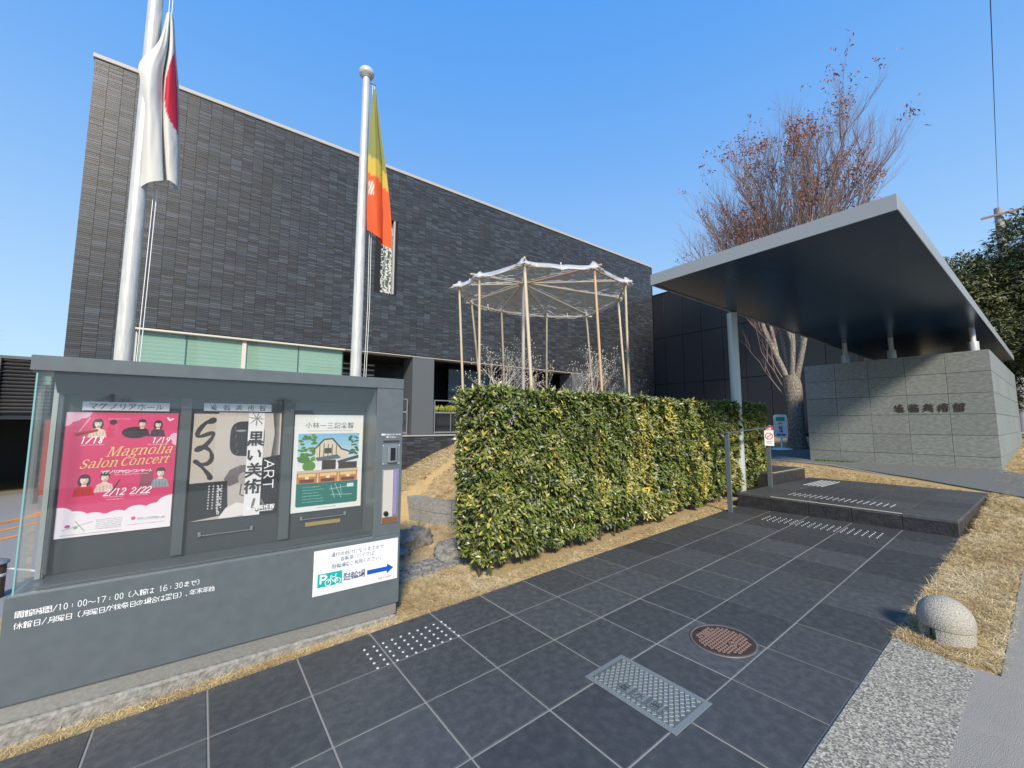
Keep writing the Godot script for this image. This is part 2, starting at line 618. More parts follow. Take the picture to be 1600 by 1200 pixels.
func build_hard_ground() -> void:
	# washed pebble apron, the light footway beside it, asphalt in front of the stone wall, the drive on the left
	var pb := MB.new()
	sheet(pb, [Vector2(-6, -0.722), Vector2(3.46, -0.722), Vector2(3.345, -0.375), Vector2(-6, -0.375)], 0.004, 0.08)
	var peb := StandardMaterial3D.new()
	var cell := noise(101, 0.085, 1, FastNoiseLite.TYPE_CELLULAR)
	cell.cellular_return_type = FastNoiseLite.RETURN_CELL_VALUE
	peb.albedo_texture = ntex(cell, [[0.0, lin(0.1, 0.095, 0.085)], [0.3, lin(0.2, 0.19, 0.16)], [0.55, lin(0.32, 0.3, 0.24)], [0.8, lin(0.43, 0.395, 0.31)], [1.0, lin(0.58, 0.54, 0.44)]], 1024)
	var cd := noise(101, 0.085, 1, FastNoiseLite.TYPE_CELLULAR)
	cd.cellular_return_type = FastNoiseLite.RETURN_DISTANCE
	peb.normal_enabled = true
	peb.normal_texture = ntex(cd, [], 1024, true, 1.6)
	peb.uv1_triplanar = true
	peb.uv1_world_triplanar = true
	peb.uv1_scale = Vector3.ONE * 1.6
	peb.roughness = 0.8
	var o := part("pebble_apron", pb, peb, self)
	tag(o, "exposed pebble concrete strip beside the slate walkway", "pavement", "", "structure")
	var sb := MB.new()
	var steps := [-20.0, -12.0, -8.0, -4.0, 0.0, 3.37, 3.375, 6.0, 9.0, 12.0, 16.0, 20.0, 30.0, 40.0]
	for i in steps.size() - 1:
		var xa: float = steps[i]
		var xb: float = steps[i + 1]
		var ze := -0.382 if xb < 3.374 else -0.29
		sheet(sb, [Vector2(xa, ze), Vector2(xb, ze), Vector2(xb, 5.0), Vector2(xa, 5.0)], 0.003, 0.1)
	var o2 := part("footway", sb, M.sidewalk, self)
	tag(o2, "pale grey asphalt footway at the lower right edge", "pavement", "", "structure")
	var rdb := MB.new()
	sheet(rdb, [Vector2(-60, 5.02), Vector2(80, 5.02), Vector2(80, 90), Vector2(-60, 90)], 0.01, 0.05)
	var o7 := part("road", rdb, M.asphalt, self)
	tag(o7, "asphalt street running behind the viewer", "road", "", "structure")
	var ab := MB.new()
	var poly := [Vector2(9.07, -0.27), Vector2(10.0, -1.6), Vector2(10.9, -3.05), Vector2(11.35, -4.3), Vector2(9.3, -6.2), Vector2(9.3, -9.0), Vector2(13.2, -6.2), Vector2(14.0, -4.5), Vector2(13.9, -3.72), Vector2(11.57, -3.72), Vector2(11.5, -0.7), Vector2(10.75, -0.27)]
	sheet(ab, poly, 0.012, 0.05)
	var o3 := part("asphalt_path", ab, M.asphalt, self)
	tag(o3, "grey asphalt path curving in front of the stone wall", "path", "", "structure")
	var kb := MB.new()
	var line := [Vector2(9.9, -1.5), Vector2(10.86, -3.06), Vector2(11.28, -4.28), Vector2(10.4, -5.1)]
	for i in 3:
		var a: Vector2 = line[i]
		var b: Vector2 = line[i + 1]
		kb.bar(Vector3(a.x, gy(a.x, a.y) - (0.05 if i == 0 else 0.01), a.y), Vector3(b.x, gy(b.x, b.y) - 0.01, b.y), 0.09, 0.06, Color.WHITE, 0.008)
	var o4 := part("kerb", kb, M.concrete, self)
	tag(o4, "pale concrete kerb edging the asphalt path", "kerb", "", "structure")
	# drive on the left, brick-grey blocks near and asphalt behind
	var db := MB.new()
	sheet(db, [Vector2(-8, -5.2), Vector2(-0.9, -5.2), Vector2(-1.6, -16.5), Vector2(-8, -16.5)], 0.01, 0.05)
	var o5 := part("driveway", db, grained(103, 0.05, [[0.0, 0.2, 0.2, 0.21], [1.0, 0.3, 0.3, 0.31]], 1.5, 0.9, 6), self)
	tag(o5, "grey driveway behind the notice board on the left", "driveway", "", "structure")
	var ob := MB.new()
	for st in [[Vector2(-3.1, -8.7), Vector2(-2.0, -9.3)], [Vector2(-3.2, -9.5), Vector2(-2.1, -10.3)], [Vector2(-3.3, -10.3), Vector2(-2.2, -11.3)], [Vector2(-2.7, -10.6), Vector2(-2.2, -12.2)]]:
		var pts := []
		for k in 7:
			var t := k / 6.0
			var p: Vector2 = st[0].lerp(st[1], t)
			p.y += 0.25 * sin(t * PI)
			pts.append(p)
		for k in 6:
			var a2: Vector2 = pts[k]
			var b2: Vector2 = pts[k + 1]
			var w := (b2 - a2).normalized().orthogonal() * 0.07
			var q := [a2 - w, b2 - w, b2 + w, a2 + w]
			var qq := []
			for p2 in q:
				qq.append(Vector3(p2.x, gy(p2.x, p2.y) + 0.014, p2.y))
			ob.quad_out(qq[0], qq[1], qq[2], qq[3], Vector3.UP)
	var o6 := part("painted_marking", ob, mat(0.75, 0.25, 0.03, 0.8), self)
	tag(o6, "orange painted marking on the driveway at far left", "marking", "", "structure")

# ---------------------------------------------------------------- lettering: strokes on a ten by ten grid, x then y (down)
var GL := {
	"一": "05 95", "三": "11 81,25 75,09 99", "小": "50 59 38,23 06,73 97", "林": "02 42,20 29,23 06,24 46,52 92,70 79,73 47,74 97",
	"記": "20 30,02 42,14 34,16 36,08 38 39 09 08,51 91 95 55 59 99 97", "念": "50 03,50 93,34 64,26 66 55,17 09,37 39 79 77,57 58,87 98",
	"美": "30 41,70 61,12 92,24 84,06 96,52 56 09,56 99", "術": "21 03,23 06,15 19,33 63,50 59,53 36,54 66,60 61,71 91,74 94,84 89 79",
	"逸": "50 33,51 71 62,34 84 86 36 34,54 56 38,66 68 88,11 12,04 24 27,27 08,27 49 99", "翁": "30 02,60 92,41 23 73,05 45 49 29,16 27,28 38,55 95 99 79,66 77,68 88",
	"館": "20 02,20 42,12 32 36 12,14 34,12 19 39 26,70 71,51 53,51 91 93,54 84 86 56,54 59 89 87 57", "黒": "20 80 84 24 20,22 82,50 57,16 86,07 97,18 09,38 39,58 59,78 99",
	"い": "12 17 28 36,72 84 86", "開": "00 40 44 04,02 42,00 09,50 90 99 79,50 54 94,52 92,16 86,35 39,65 69,18 88", "間": "00 40 44 04,02 42,00 09,50 90 99 79,50 54 94,52 92,26 66 69 29 26,28 68",
	"時": "01 31 38 08 01,05 35,51 91,70 74,43 98,45 95,84 89 69,56 67", "入": "30 40 54 99,53 09", "は": "11 06 19,42 92,71 78 59 47 67 99", "休": "20 04,12 19,33 93,60 69,63 38,63 98",
	"日": "21 81 89 29 21,25 85", "月": "31 81 89 69,31 36 19,34 84,36 86", "曜": "01 31 38 08 01,04 34,41 61 63,71 91 93,54 46,55 59,55 95,57 97,59 99,75 79",
	"が": "12 52 63 58 47,40 31 09,62 84,80 92", "祝": "20 21,02 32 06,24 29,25 36,51 81 84 54 51,64 66 48,74 78 98 97", "祭": "30 04,21 51 05,51 81 62 95,35 65,16 86,56 59 49,37 28,76 88",
	"の": "51 47 18 05 22 52 83 76 59", "場": "03 33,21 28,08 38,50 90 94 54 50,52 92,45 95,56 37,56 96 99 79,66 48,86 58", "合": "50 04,50 94,34 64,26 76 79 29 26",
	"翌": "00 40 43,12 22,50 90 93,62 72,55 56,16 86,27 38,67 58,09 99", "、": "17 39", "年": "30 03,21 91,24 84,24 27,07 97,51 59", "末": "01 91,14 84,50 59,54 18,54 98",
	"始": "20 06 39,33 09,03 43,60 44 84,72 85,56 86 89 59 56", "ま": "22 82,24 84,50 57 38 17 27 89", "で": "12 92,62 33 36 59 79,74 85,83 94", "（": "80 62 67 89", "）": "10 32 37 19",
	"/": "80 19", "：": "43 44,46 47", "～": "05 14 34 56 76 95", "0": "30 12 17 39 59 77 72 50 30", "1": "21 40 49", "2": "12 30 60 82 83 09 89", "3": "11 30 60 72 54 34,54 76 77 59 29 08",
	"6": "70 30 13 07 29 69 87 85 54 15", "7": "00 80 39", "8": "40 21 23 44 66 68 49 28 26 44 63 61 40", "9": "84 45 23 21 40 60 82 85 49",
	"通": "40 80 61,42 82 88 78,42 48,44 84,46 86,62 68,11 12,04 24 27,27 08,27 49 99", "行": "20 03,23 06,15 19,41 91,44 94,74 79 59", "妨": "20 06 39,33 09,03 43,70 71,52 92,62 58,64 84 89 69",
	"げ": "11 06 19,42 82,62 76 59,81 93", "に": "11 06 19,42 82,47 58 88", "な": "02 52,30 05,62 83,65 68 49 37 57 98", "り": "21 25 36,71 75 49", "す": "02 92,60 66 47 35 55,65 59 39",
	"自": "50 41,22 82 89 29 22,24 84,27 87", "転": "01 41,03 43 46 06 03,08 48,20 29,51 91,44 94,64 48 88,76 99", "車": "11 81,13 83 86 16 13,08 98,50 59", "・": "44 55",
	"バ": "32 26 08,62 74 97,80 91", "イ": "80 43 05,54 59", "ク": "30 04,21 81 65 29", "マ": "01 91 56,35 68", "グ": "30 04,21 71 55 29,80 91", "ノ": "80 65 19", "リ": "20 25,70 76 49",
	"ア": "01 91 55,43 46 19", "ホ": "02 92,50 59 39,23 07,74 97", "ー": "05 95", "ル": "21 26 09,51 58 76 95", "サ": "03 93,21 26,61 66 39", "ロ": "11 81 89 19 11", "ン": "12 33,08 46 92",
	"コ": "01 81 88 08", "ト": "30 39,34 77", "タ": "30 04,21 81 65 29,34 56", "駐": "00 05 45 49 39,00 40,20 25,02 42,07 09,17 18,27 28,70 71,52 92,55 95,72 79,49 99",
	"輪": "01 41,03 43 46 06 03,08 48,20 29,70 53,70 93,64 84,56 59,56 96 99,58 98,66 69,86 89", "を": "12 82,40 06 35 47 49,85 37 39 89", "ご": "12 62 53,06 28 78,80 91",
	"利": "40 11,03 53,31 39,34 07,34 56,61 67,80 89 79", "用": "10 80 89 79,10 15 09,13 83,16 86,50 59", "く": "70 15 79", "だ": "02 52,30 09,44 74,47 58 88,81 92", "さ": "12 82,40 76,16 28 69",
	"。": "17 27 28 18 17", "阪": "00 09,00 40 23 45 26,51 91,51 56 39,53 83 59,64 99", "急": "40 12,31 61 52,13 73 76 16,15 75,18 09,38 39 79 77,87 98", "文": "50 51,02 92,72 19,22 99",
	"化": "30 05,23 29,60 68 98 97,92 55", "財": "00 40 46 06 00,02 42,04 44,16 09,36 49,53 93,80 89 69,74 46", "団": "00 90 99 09 00,23 73,62 67 56,34 45", "押": "02 32,20 29 19,06 34,41 91 95 45 41,43 93,61 69",
	"し": "30 37 49 78", "て": "01 91 52 34 36 58 78", "下": "01 91,50 59,53 75", "方": "40 41,02 92,42 38 09,34 84 89 69", "水": "50 59 39,13 43 08,83 65,54 98",
	"量": "20 70 73 23 20,04 94,15 75 77 17 15,56 59,08 88,09 99", "器": "10 40 43 13 10,60 90 93 63 60,05 95,54 05,54 95,16 46 49 19 16,66 96 99 69 66", "内": "50 54 27,12 82 89 79,12 19,54 76",
	"禁": "02 42,20 25,23 05,52 92,70 75,73 95,26 76,07 97,57 59,38 29,68 79", "煙": "20 29,12 13,33 24,24 09,26 38,41 91,42 92 95 45 42,61 65,71 75,57 97,72 79,49 99",
	"P": "19 10 60 82 83 65 15", "A": "09 50 99,26 76", "R": "19 10 70 82 83 65 15,55 99", "T": "00 90,50 59", "人": "50 44 09,53 99",
}
const NARROW := "0123456789/、・ "

func text_width(s: String, adv := 1.0) -> float:
	var w := 0.0
	for ch in s:
		w += (0.62 if NARROW.contains(ch) else 1.0) * adv
	return w

func letter_strokes(mb: MB, s: String, at: Vector3, ex: Vector3, ey: Vector3, size: float, th := 0.09, adv := 1.06, depth := 0.0, slant := 0.0, vertical := false) -> void:
	# at: lower left corner of the first letter; ex, ey unit directions of the face
	var ez := ex.cross(ey)
	var pen := 0.0
	var layer := 0
	for ch in s:
		var w := 0.62 if NARROW.contains(ch) else 1.0
		if GL.has(ch):
			for line in GL[ch].split(","):
				var pts := []
				for p in line.split(" "):
					var px := float(p[0].to_int()) / 9.0 * 0.92 * w
					var py := 1.0 - float(p[1].to_int()) / 9.0
					px += slant * py
					var base := at - ey * size * pen if vertical else at + ex * size * pen
					pts.append(base + (ex * px + ey * py * 0.95) * size)
				for i in pts.size() - 1:
					var a: Vector3 = pts[i]
					var b: Vector3 = pts[i + 1]
					var d := (b - a).normalized()
					var sd := ez.cross(d) * th * size * 0.5
					var e := d * th * size * 0.42
					layer = (layer + 1) % 12
					var lift := ez * (0.00003 * layer * maxf(1.0, size * 8.0))
					if depth > 0.0:
						mb.xbox(Transform3D(Basis(d, sd.normalized(), ez), (a + b) / 2.0 + ez * depth / 2.0 + lift), Vector3((b - a).length() + e.length() * 2.0, th * size, depth))
					else:
						mb.quad(a - e - sd + lift, b + e - sd + lift, b + e + sd + lift, a - e + sd + lift)
		pen += w * adv if not vertical else adv

# ---------------------------------------------------------------- painting the print on posters
func p_poly(im: Image, pts: Array, col: Color) -> void:
	var W := im.get_width()
	var H := im.get_height()
	var lo := 1e9
	var hi := -1e9
	for p in pts:
		lo = minf(lo, p.y)
		hi = maxf(hi, p.y)
	for y in range(maxi(0, int(lo * W)), mini(H, int(hi * W) + 1)):
		var fy := (y + 0.5) / W
		var xs := []
		for i in pts.size():
			var a: Vector2 = pts[i]
			var b: Vector2 = pts[(i + 1) % pts.size()]
			if (a.y <= fy) != (b.y <= fy):
				xs.append(a.x + (fy - a.y) / (b.y - a.y) * (b.x - a.x))
		xs.sort()
		for k in range(0, xs.size() - 1, 2):
			var x0 := clampi(roundi(xs[k] * W), 0, W)
			var x1 := clampi(roundi(xs[k + 1] * W), 0, W)
			if x1 > x0:
				im.fill_rect(Rect2i(x0, y, x1 - x0, 1), col)

func p_ell(im: Image, c: Vector2, r: Vector2, col: Color, turn := 0.0) -> void:
	var pts := []
	for i in 24:
		pts.append(c + Vector2(cos(TAU * i / 24) * r.x, sin(TAU * i / 24) * r.y).rotated(turn))
	p_poly(im, pts, col)

func p_line(im: Image, pts: Array, w: float, col: Color) -> void:
	for i in pts.size() - 1:
		var a: Vector2 = pts[i]
		var b: Vector2 = pts[i + 1]
		var s := (b - a).normalized().orthogonal() * w / 2.0
		p_poly(im, [a - s, b - s, b + s, a + s], col)
		p_ell(im, b, Vector2.ONE * w / 2.0, col)
	p_ell(im, pts[0], Vector2.ONE * w / 2.0, col)

func p_rect(im: Image, x: float, y: float, w: float, h: float, col: Color) -> void:
	var W := im.get_width()
	im.fill_rect(Rect2i(int(x * W), int(y * W), maxi(1, int(w * W)), maxi(1, int(h * W))), col)

func p_wave(im: Image, x: float, y: float, w: float, h: float, col: Color, sd: int) -> void:
	# a line of print too small to read
	var r := RandomNumberGenerator.new()
	r.seed = sd
	var k := x
	while k < x + w:
		var cw := r.randf_range(0.008, 0.016)
		p_rect(im, k, y + r.randf() * h * 0.2, cw * 0.75, h * r.randf_range(0.6, 1.0), col)
		k += cw

func p_musician(im: Image, c: Vector2, s: float, hair: Color, cloth: Color, longer: bool) -> void:
	s *= 0.74
	var skin := Color8(246, 212, 196)
	if longer:
		p_ell(im, c + Vector2(0, 0.02) * s, Vector2(0.075, 0.11) * s, hair)
	p_poly(im, [c + Vector2(-0.13, 0.26) * s, c + Vector2(-0.1, 0.13) * s, c + Vector2(-0.03, 0.09) * s, c + Vector2(0.03, 0.09) * s, c + Vector2(0.1, 0.13) * s, c + Vector2(0.13, 0.26) * s], cloth)
	p_poly(im, [c + Vector2(-0.022, 0.04) * s, c + Vector2(0.022, 0.04) * s, c + Vector2(0.035, 0.11) * s, c + Vector2(-0.035, 0.11) * s], skin)
	p_ell(im, c + Vector2(0, -0.02) * s, Vector2(0.062, 0.07) * s, hair)
	p_ell(im, c + Vector2(0, 0.005) * s, Vector2(0.05, 0.064) * s, skin)
	p_ell(im, c + Vector2(0.018, 0.012) * s, Vector2(0.03, 0.05) * s, skin.darkened(0.12))
	p_ell(im, c + Vector2(-0.014, 0.0) * s, Vector2(0.028, 0.045) * s, skin.lightened(0.25))
	p_ell(im, c + Vector2(0.004, 0.068) * s, Vector2(0.03, 0.012) * s, skin.darkened(0.3))
	p_ell(im, c + Vector2(0, -0.055) * s, Vector2(0.056, 0.032) * s, hair)
	p_line(im, [c + Vector2(-0.05, -0.02) * s, c + Vector2(-0.03, -0.05) * s, c + Vector2(0.02, -0.062) * s], 0.012 * s, hair.lightened(0.2))
	for k in [-1, 1]:
		p_ell(im, c + Vector2(0.02 * k, 0.0) * s, Vector2(0.008, 0.004) * s, Color8(120, 84, 80))
	p_ell(im, c + Vector2(0, 0.036) * s, Vector2(0.012, 0.005) * s, Color8(206, 110, 118))
	for k in 5:
		p_line(im, [c + Vector2(-0.1 + 0.045 * k, 0.15) * s, c + Vector2(-0.09 + 0.04 * k, 0.25) * s], 0.012 * s, cloth.darkened(0.12 + 0.05 * (k % 3)))

func poster_concert() -> Image:
	var im := Image.create(400, 566, false, Image.FORMAT_RGB8)
	for y in 566:
		var t := y / 566.0
		im.fill_rect(Rect2i(0, y, 400, 1), Color8(214, 48, 104).lerp(Color8(236, 90, 140), absf(t - 0.45) * 1.1))
	for b in [[0.06, 0.03, 0.08], [0.14, 0.0, 0.07], [0.0, 0.1, 0.06], [0.98, 0.3, 0.05], [1.0, 0.36, 0.045]]:
		p_ell(im, Vector2(b[0], b[1]), Vector2(b[2], b[2]), Color8(244, 190, 212))
	for b2 in [[0.02, 1.17, 0.12], [0.15, 1.22, 0.12], [0.3, 1.26, 0.13], [0.5, 1.25, 0.12], [0.68, 1.22, 0.13], [0.85, 1.2, 0.12], [1.0, 1.14, 0.15], [0.4, 1.34, 0.2], [0.1, 1.36, 0.2], [0.75, 1.36, 0.2], [0.95, 1.36, 0.2]]:
		p_ell(im, Vector2(b2[0], b2[1]), Vector2(b2[2], b2[2] * 0.8), Color8(248, 240, 246))
	p_rect(im, 0, 1.25, 1.0, 0.2, Color8(247, 243, 247))
	p_musician(im, Vector2(0.27, 0.13), 0.85, Color8(40, 28, 30), Color8(240, 205, 190), true)
	p_line(im, [Vector2(0.1, 0.26), Vector2(0.26, 0.21)], 0.03, Color8(140, 50, 25))
	p_line(im, [Vector2(0.12, 0.22), Vector2(0.2, 0.06)], 0.006, Color8(250, 230, 220))
	p_ell(im, Vector2(0.4, 0.115), Vector2(0.033, 0.03), Color8(60, 40, 45))
	p_ell(im, Vector2(0.6, 0.24), Vector2(0.12, 0.07), Color8(45, 22, 32))
	p_musician(im, Vector2(0.66, 0.13), 0.8, Color8(28, 22, 24), Color8(26, 20, 24), false)
	p_musician(im, Vector2(0.81, 0.14), 0.78, Color8(34, 24, 26), Color8(60, 40, 52), true)
	p_line(im, [Vector2(0.9, 0.06), Vector2(0.92, 0.09), Vector2(0.95, 0.07)], 0.018, Color.WHITE)
	p_musician(im, Vector2(0.2, 0.78), 0.95, Color8(36, 26, 28), Color8(196, 22, 40), true)
	p_musician(im, Vector2(0.37, 0.76), 0.9, Color8(34, 26, 28), Color8(238, 200, 190), false)
	p_line(im, [Vector2(0.44, 0.93), Vector2(0.5, 0.8)], 0.012, Color8(60, 25, 30))
	p_rect(im, 0.68, 0.72, 0.12, 0.2, Color8(150, 70, 90))
	p_musician(im, Vector2(0.87, 0.74), 0.95, Color8(50, 40, 40), Color8(150, 160, 168), false)
	for k in [[0.14, 0.375, 0.2], [0.72, 0.385, 0.2], [0.38, 0.99, 0.16], [0.6, 0.99, 0.16], [0.4, 1.02, 0.14], [0.45, 0.735, 0.3]]:
		p_wave(im, k[0], k[1], k[2], 0.012, Color8(252, 230, 238), int(k[0] * 100))
	p_wave(im, 0.35, 0.07, 0.2, 0.01, Color8(252, 230, 238), 5)
	p_ell(im, Vector2(0.1, 1.29), Vector2(0.022, 0.018), Color8(205, 70, 150))
	p_line(im, [Vector2(0.06, 1.33), Vector2(0.3, 1.26)], 0.005, Color8(150, 150, 150))
	p_line(im, [Vector2(0.16, 1.24), Vector2(0.24, 1.36)], 0.005, Color8(120, 160, 110))
	p_ell(im, Vector2(0.165, 1.31), Vector2(0.018, 0.018), Color8(150, 190, 110))
	for k2 in 6:
		p_wave(im, 0.33, 1.245 + k2 * 0.02, 0.22, 0.008, Color8(140, 140, 146), 20 + k2)
	p_ell(im, Vector2(0.65, 1.27), Vector2(0.02, 0.02), Color8(224, 90, 140))
	p_wave(im, 0.6, 1.34, 0.34, 0.008, Color8(190, 120, 140), 40)
	p_wave(im, 0.05, 1.385, 0.5, 0.008, Color8(120, 120, 124), 41)
	return im

func poster_black() -> Image:
	var im := Image.create(400, 566, false, Image.FORMAT_RGB8)
	for y in 566:
		im.fill_rect(Rect2i(0, y, 400, 1), Color8(206, 198, 190).lerp(Color8(190, 184, 178), y / 566.0))
	var ink := Color8(38, 36, 38)
	p_rect(im, 0.0, 0.0, 0.26, 0.02, ink)
	p_rect(im, 0.0, 0.05, 0.24, 0.82, Color8(196, 184, 168))
	# brush writing, one flowing line
	var squig := []
	for k in 60:
		var t := k / 59.0
		squig.append(Vector2(0.13 + 0.085 * sin(t * 21.0), 0.07 + t * 0.76 + 0.06 * cos(t * 26.0)))
	for k in squig.size() - 1:
		p_line(im, [squig[k], squig[k + 1]], 0.028 + 0.026 * absf(sin(k * 0.42)), ink)
	# black tea bowl behind the band
	var bowl := []
	for k in 32:
		var a := TAU * k / 32
		var q := Vector2(cos(a), sin(a))
		bowl.append(Vector2(0.6, 0.36) + Vector2(signf(q.x) * pow(absf(q.x), 0.55) * 0.2, signf(q.y) * pow(absf(q.y), 0.6) * 0.24))
	p_poly(im, bowl, Color8(44, 46, 48))
	p_ell(im, Vector2(0.52, 0.25), Vector2(0.06, 0.015), Color8(150, 152, 154))
	# bird with a long leg
	p_poly(im, [Vector2(0.36, 0.9), Vector2(0.42, 0.78), Vector2(0.54, 0.72), Vector2(0.66, 0.72), Vector2(0.72, 0.77), Vector2(0.66, 0.84), Vector2(0.56, 0.94), Vector2(0.42, 1.0)], Color8(112, 104, 102))
	p_poly(im, [Vector2(0.66, 0.72), Vector2(0.76, 0.76), Vector2(0.69, 0.79)], Color8(90, 82, 80))
	p_ell(im, Vector2(0.58, 0.9), Vector2(0.06, 0.08), Color8(176, 168, 162))
	p_line(im, [Vector2(0.56, 0.98), Vector2(0.55, 1.12), Vector2(0.63, 1.16)], 0.01, ink)
	# big dark lacquer box low left, pale sleeve, dark box right
	p_poly(im, [Vector2(0.0, 0.93), Vector2(0.4, 0.92), Vector2(0.42, 1.3), Vector2(0.36, 1.37), Vector2(0.0, 1.415)], Color8(40, 40, 42))
	p_poly(im, [Vector2(0.4, 1.28), Vector2(0.52, 1.22), Vector2(0.7, 1.28), Vector2(0.78, 1.36), Vector2(0.5, 1.41), Vector2(0.32, 1.41)], Color8(236, 232, 228))
	for k in 7:
		p_line(im, [Vector2(0.9 + 0.012 * k, 0.0), Vector2(0.93 + 0.008 * k, 0.3), Vector2(0.9 + 0.012 * k, 0.62)], 0.012, Color8(70 + k * 12, 68 + k * 12, 66 + k * 12))
	p_poly(im, [Vector2(0.78, 0.64), Vector2(1.0, 0.6), Vector2(1.0, 1.415), Vector2(0.76, 1.415)], Color8(30, 30, 32))
	var r := RandomNumberGenerator.new()
	r.seed = 9
	for k in 90:
		var q2 := Vector2(r.randf_range(0.8, 0.99), r.randf_range(0.68, 1.25))
		p_line(im, [q2, q2 + Vector2(r.randf_range(-0.02, 0.02), r.randf_range(-0.02, 0.02))], 0.005, Color8(96, 96, 98))
	# white band with the title
	p_rect(im, 0.6, 0.0, 0.19, 1.415, Color8(240, 241, 241))
	for k in 16:
		var a2 := k * 0.8
		p_line(im, [Vector2(0.7, 0.08), Vector2(0.7, 0.08) + Vector2(cos(a2), sin(a2)) * r.randf_range(0.04, 0.12)], 0.007, Color8(120, 118, 116))
	for k in 8:
		p_line(im, [Vector2(0.45 + 0.012 * k, 0.08 + 0.11 * k), Vector2(0.44 + 0.01 * k, 0.13 + 0.11 * k)], 0.005, Color8(170, 160, 152))
	p_line(im, [Vector2(0.72, 1.2), Vector2(0.7, 1.3), Vector2(0.76, 1.36), Vector2(0.84, 1.3), Vector2(0.8, 1.22)], 0.03, Color8(120, 118, 118))
	for k in 4:
		var x := 0.2 + 0.045 * k
		for j in 9:
			p_rect(im, x, 0.97 + j * 0.036, 0.016, 0.022, Color8(220, 220, 220))
	p_rect(im, 0.79, 1.355, 0.16, 0.022, Color8(226, 226, 226))
	return im

func poster_house() -> Image:
	var im := Image.create(400, 566, false, Image.FORMAT_RGB8)
	im.fill(Color8(238, 242, 240))
	p_wave(im, 0.18, 0.235, 0.66, 0.014, Color8(150, 160, 158), 3)
	for y in range(int(0.28 * 400), int(0.86 * 400)):
		im.fill_rect(Rect2i(24, y, 352, 1), Color8(120, 190, 228).lerp(Color8(206, 228, 236), (y - 112) / 150.0))
	var r := RandomNumberGenerator.new()
	r.seed = 4
	for k in 60:
		p_ell(im, Vector2(r.randf_range(0.08, 0.3), r.randf_range(0.3, 0.7)), Vector2(0.03, 0.016), Color8(60 + r.randi() % 50, 110 + r.randi() % 50, 50))
	for k in 30:
		p_ell(im, Vector2(r.randf_range(0.8, 0.93), r.randf_range(0.32, 0.6)), Vector2(0.025, 0.012), Color8(40, 80 + r.randi() % 30, 60))
	p_poly(im, [Vector2(0.3, 0.5), Vector2(0.42, 0.38), Vector2(0.52, 0.36), Vector2(0.66, 0.5), Vector2(0.78, 0.54), Vector2(0.78, 0.66), Vector2(0.3, 0.7)], Color8(222, 212, 186))
	p_line(im, [Vector2(0.28, 0.52), Vector2(0.42, 0.37), Vector2(0.54, 0.36), Vector2(0.68, 0.52), Vector2(0.8, 0.56)], 0.02, Color8(60, 52, 48))
	for k in 5:
		p_line(im, [Vector2(0.36 + 0.06 * k, 0.42 + 0.01 * k), Vector2(0.36 + 0.06 * k, 0.64)], 0.012, Color8(86, 66, 52))
	p_rect(im, 0.43, 0.5, 0.1, 0.08, Color8(70, 66, 64))
	p_poly(im, [Vector2(0.3, 0.64), Vector2(0.62, 0.6), Vector2(0.68, 0.66), Vector2(0.34, 0.69)], Color8(96, 104, 112))
	p_rect(im, 0.4, 0.68, 0.2, 0.14, Color8(58, 46, 38))
	p_poly(im, [Vector2(0.62, 0.7), Vector2(0.94, 0.62), Vector2(0.94, 0.67), Vector2(0.64, 0.74)], Color8(70, 74, 80))
	p_rect(im, 0.64, 0.72, 0.28, 0.12, Color8(66, 52, 44))
	p_ell(im, Vector2(0.22, 0.76), Vector2(0.09, 0.075), Color8(96, 144, 50))
	p_ell(im, Vector2(0.14, 0.66), Vector2(0.08, 0.05), Color8(80, 130, 56))
	p_rect(im, 0.06, 0.82, 0.88, 0.06, Color8(206, 198, 180))
	for k in 3:
		var x0 := 0.06 + 0.295 * k
		p_rect(im, x0, 0.86, 0.285, 0.15, Color8(196, 130, 70))
		p_rect(im, x0 + 0.02, 0.87, 0.24, 0.045, Color8(238, 206, 150))
		p_rect(im, x0 + 0.04, 0.95, 0.2, 0.05, Color8(110, 54, 32))
		p_ell(im, Vector2(x0 + 0.14, 0.93), Vector2(0.03, 0.02), Color8(250, 226, 180))
	p_rect(im, 0.06, 1.01, 0.88, 0.3, Color8(20, 116, 104))
	p_ell(im, Vector2(0.09, 1.31), Vector2(0.03, 0.03), Color8(20, 116, 104))
	p_rect(im, 0.09, 1.3, 0.82, 0.04, Color8(20, 116, 104))
	p_ell(im, Vector2(0.91, 1.31), Vector2(0.03, 0.03), Color8(20, 116, 104))
	for k in 6:
		p_wave(im, 0.15, 1.06 + k * 0.043, r.randf_range(0.18, 0.3), 0.012, Color8(200, 226, 220), 60 + k)
	var wl := Color8(220, 236, 232)
	for q in [[0.54, 1.06, 0.6, 1.25], [0.6, 1.04, 0.7, 1.26], [0.52, 1.12, 0.88, 1.08], [0.54, 1.2, 0.86, 1.22], [0.68, 1.06, 0.7, 1.2]]:
		p_line(im, [Vector2(q[0], q[1]), Vector2(q[2], q[3])], 0.007, wl)
	p_rect(im, 0.78, 1.05, 0.1, 0.055, wl)
	p_wave(im, 0.36, 1.37, 0.26, 0.01, Color8(150, 110, 110), 77)
	return im

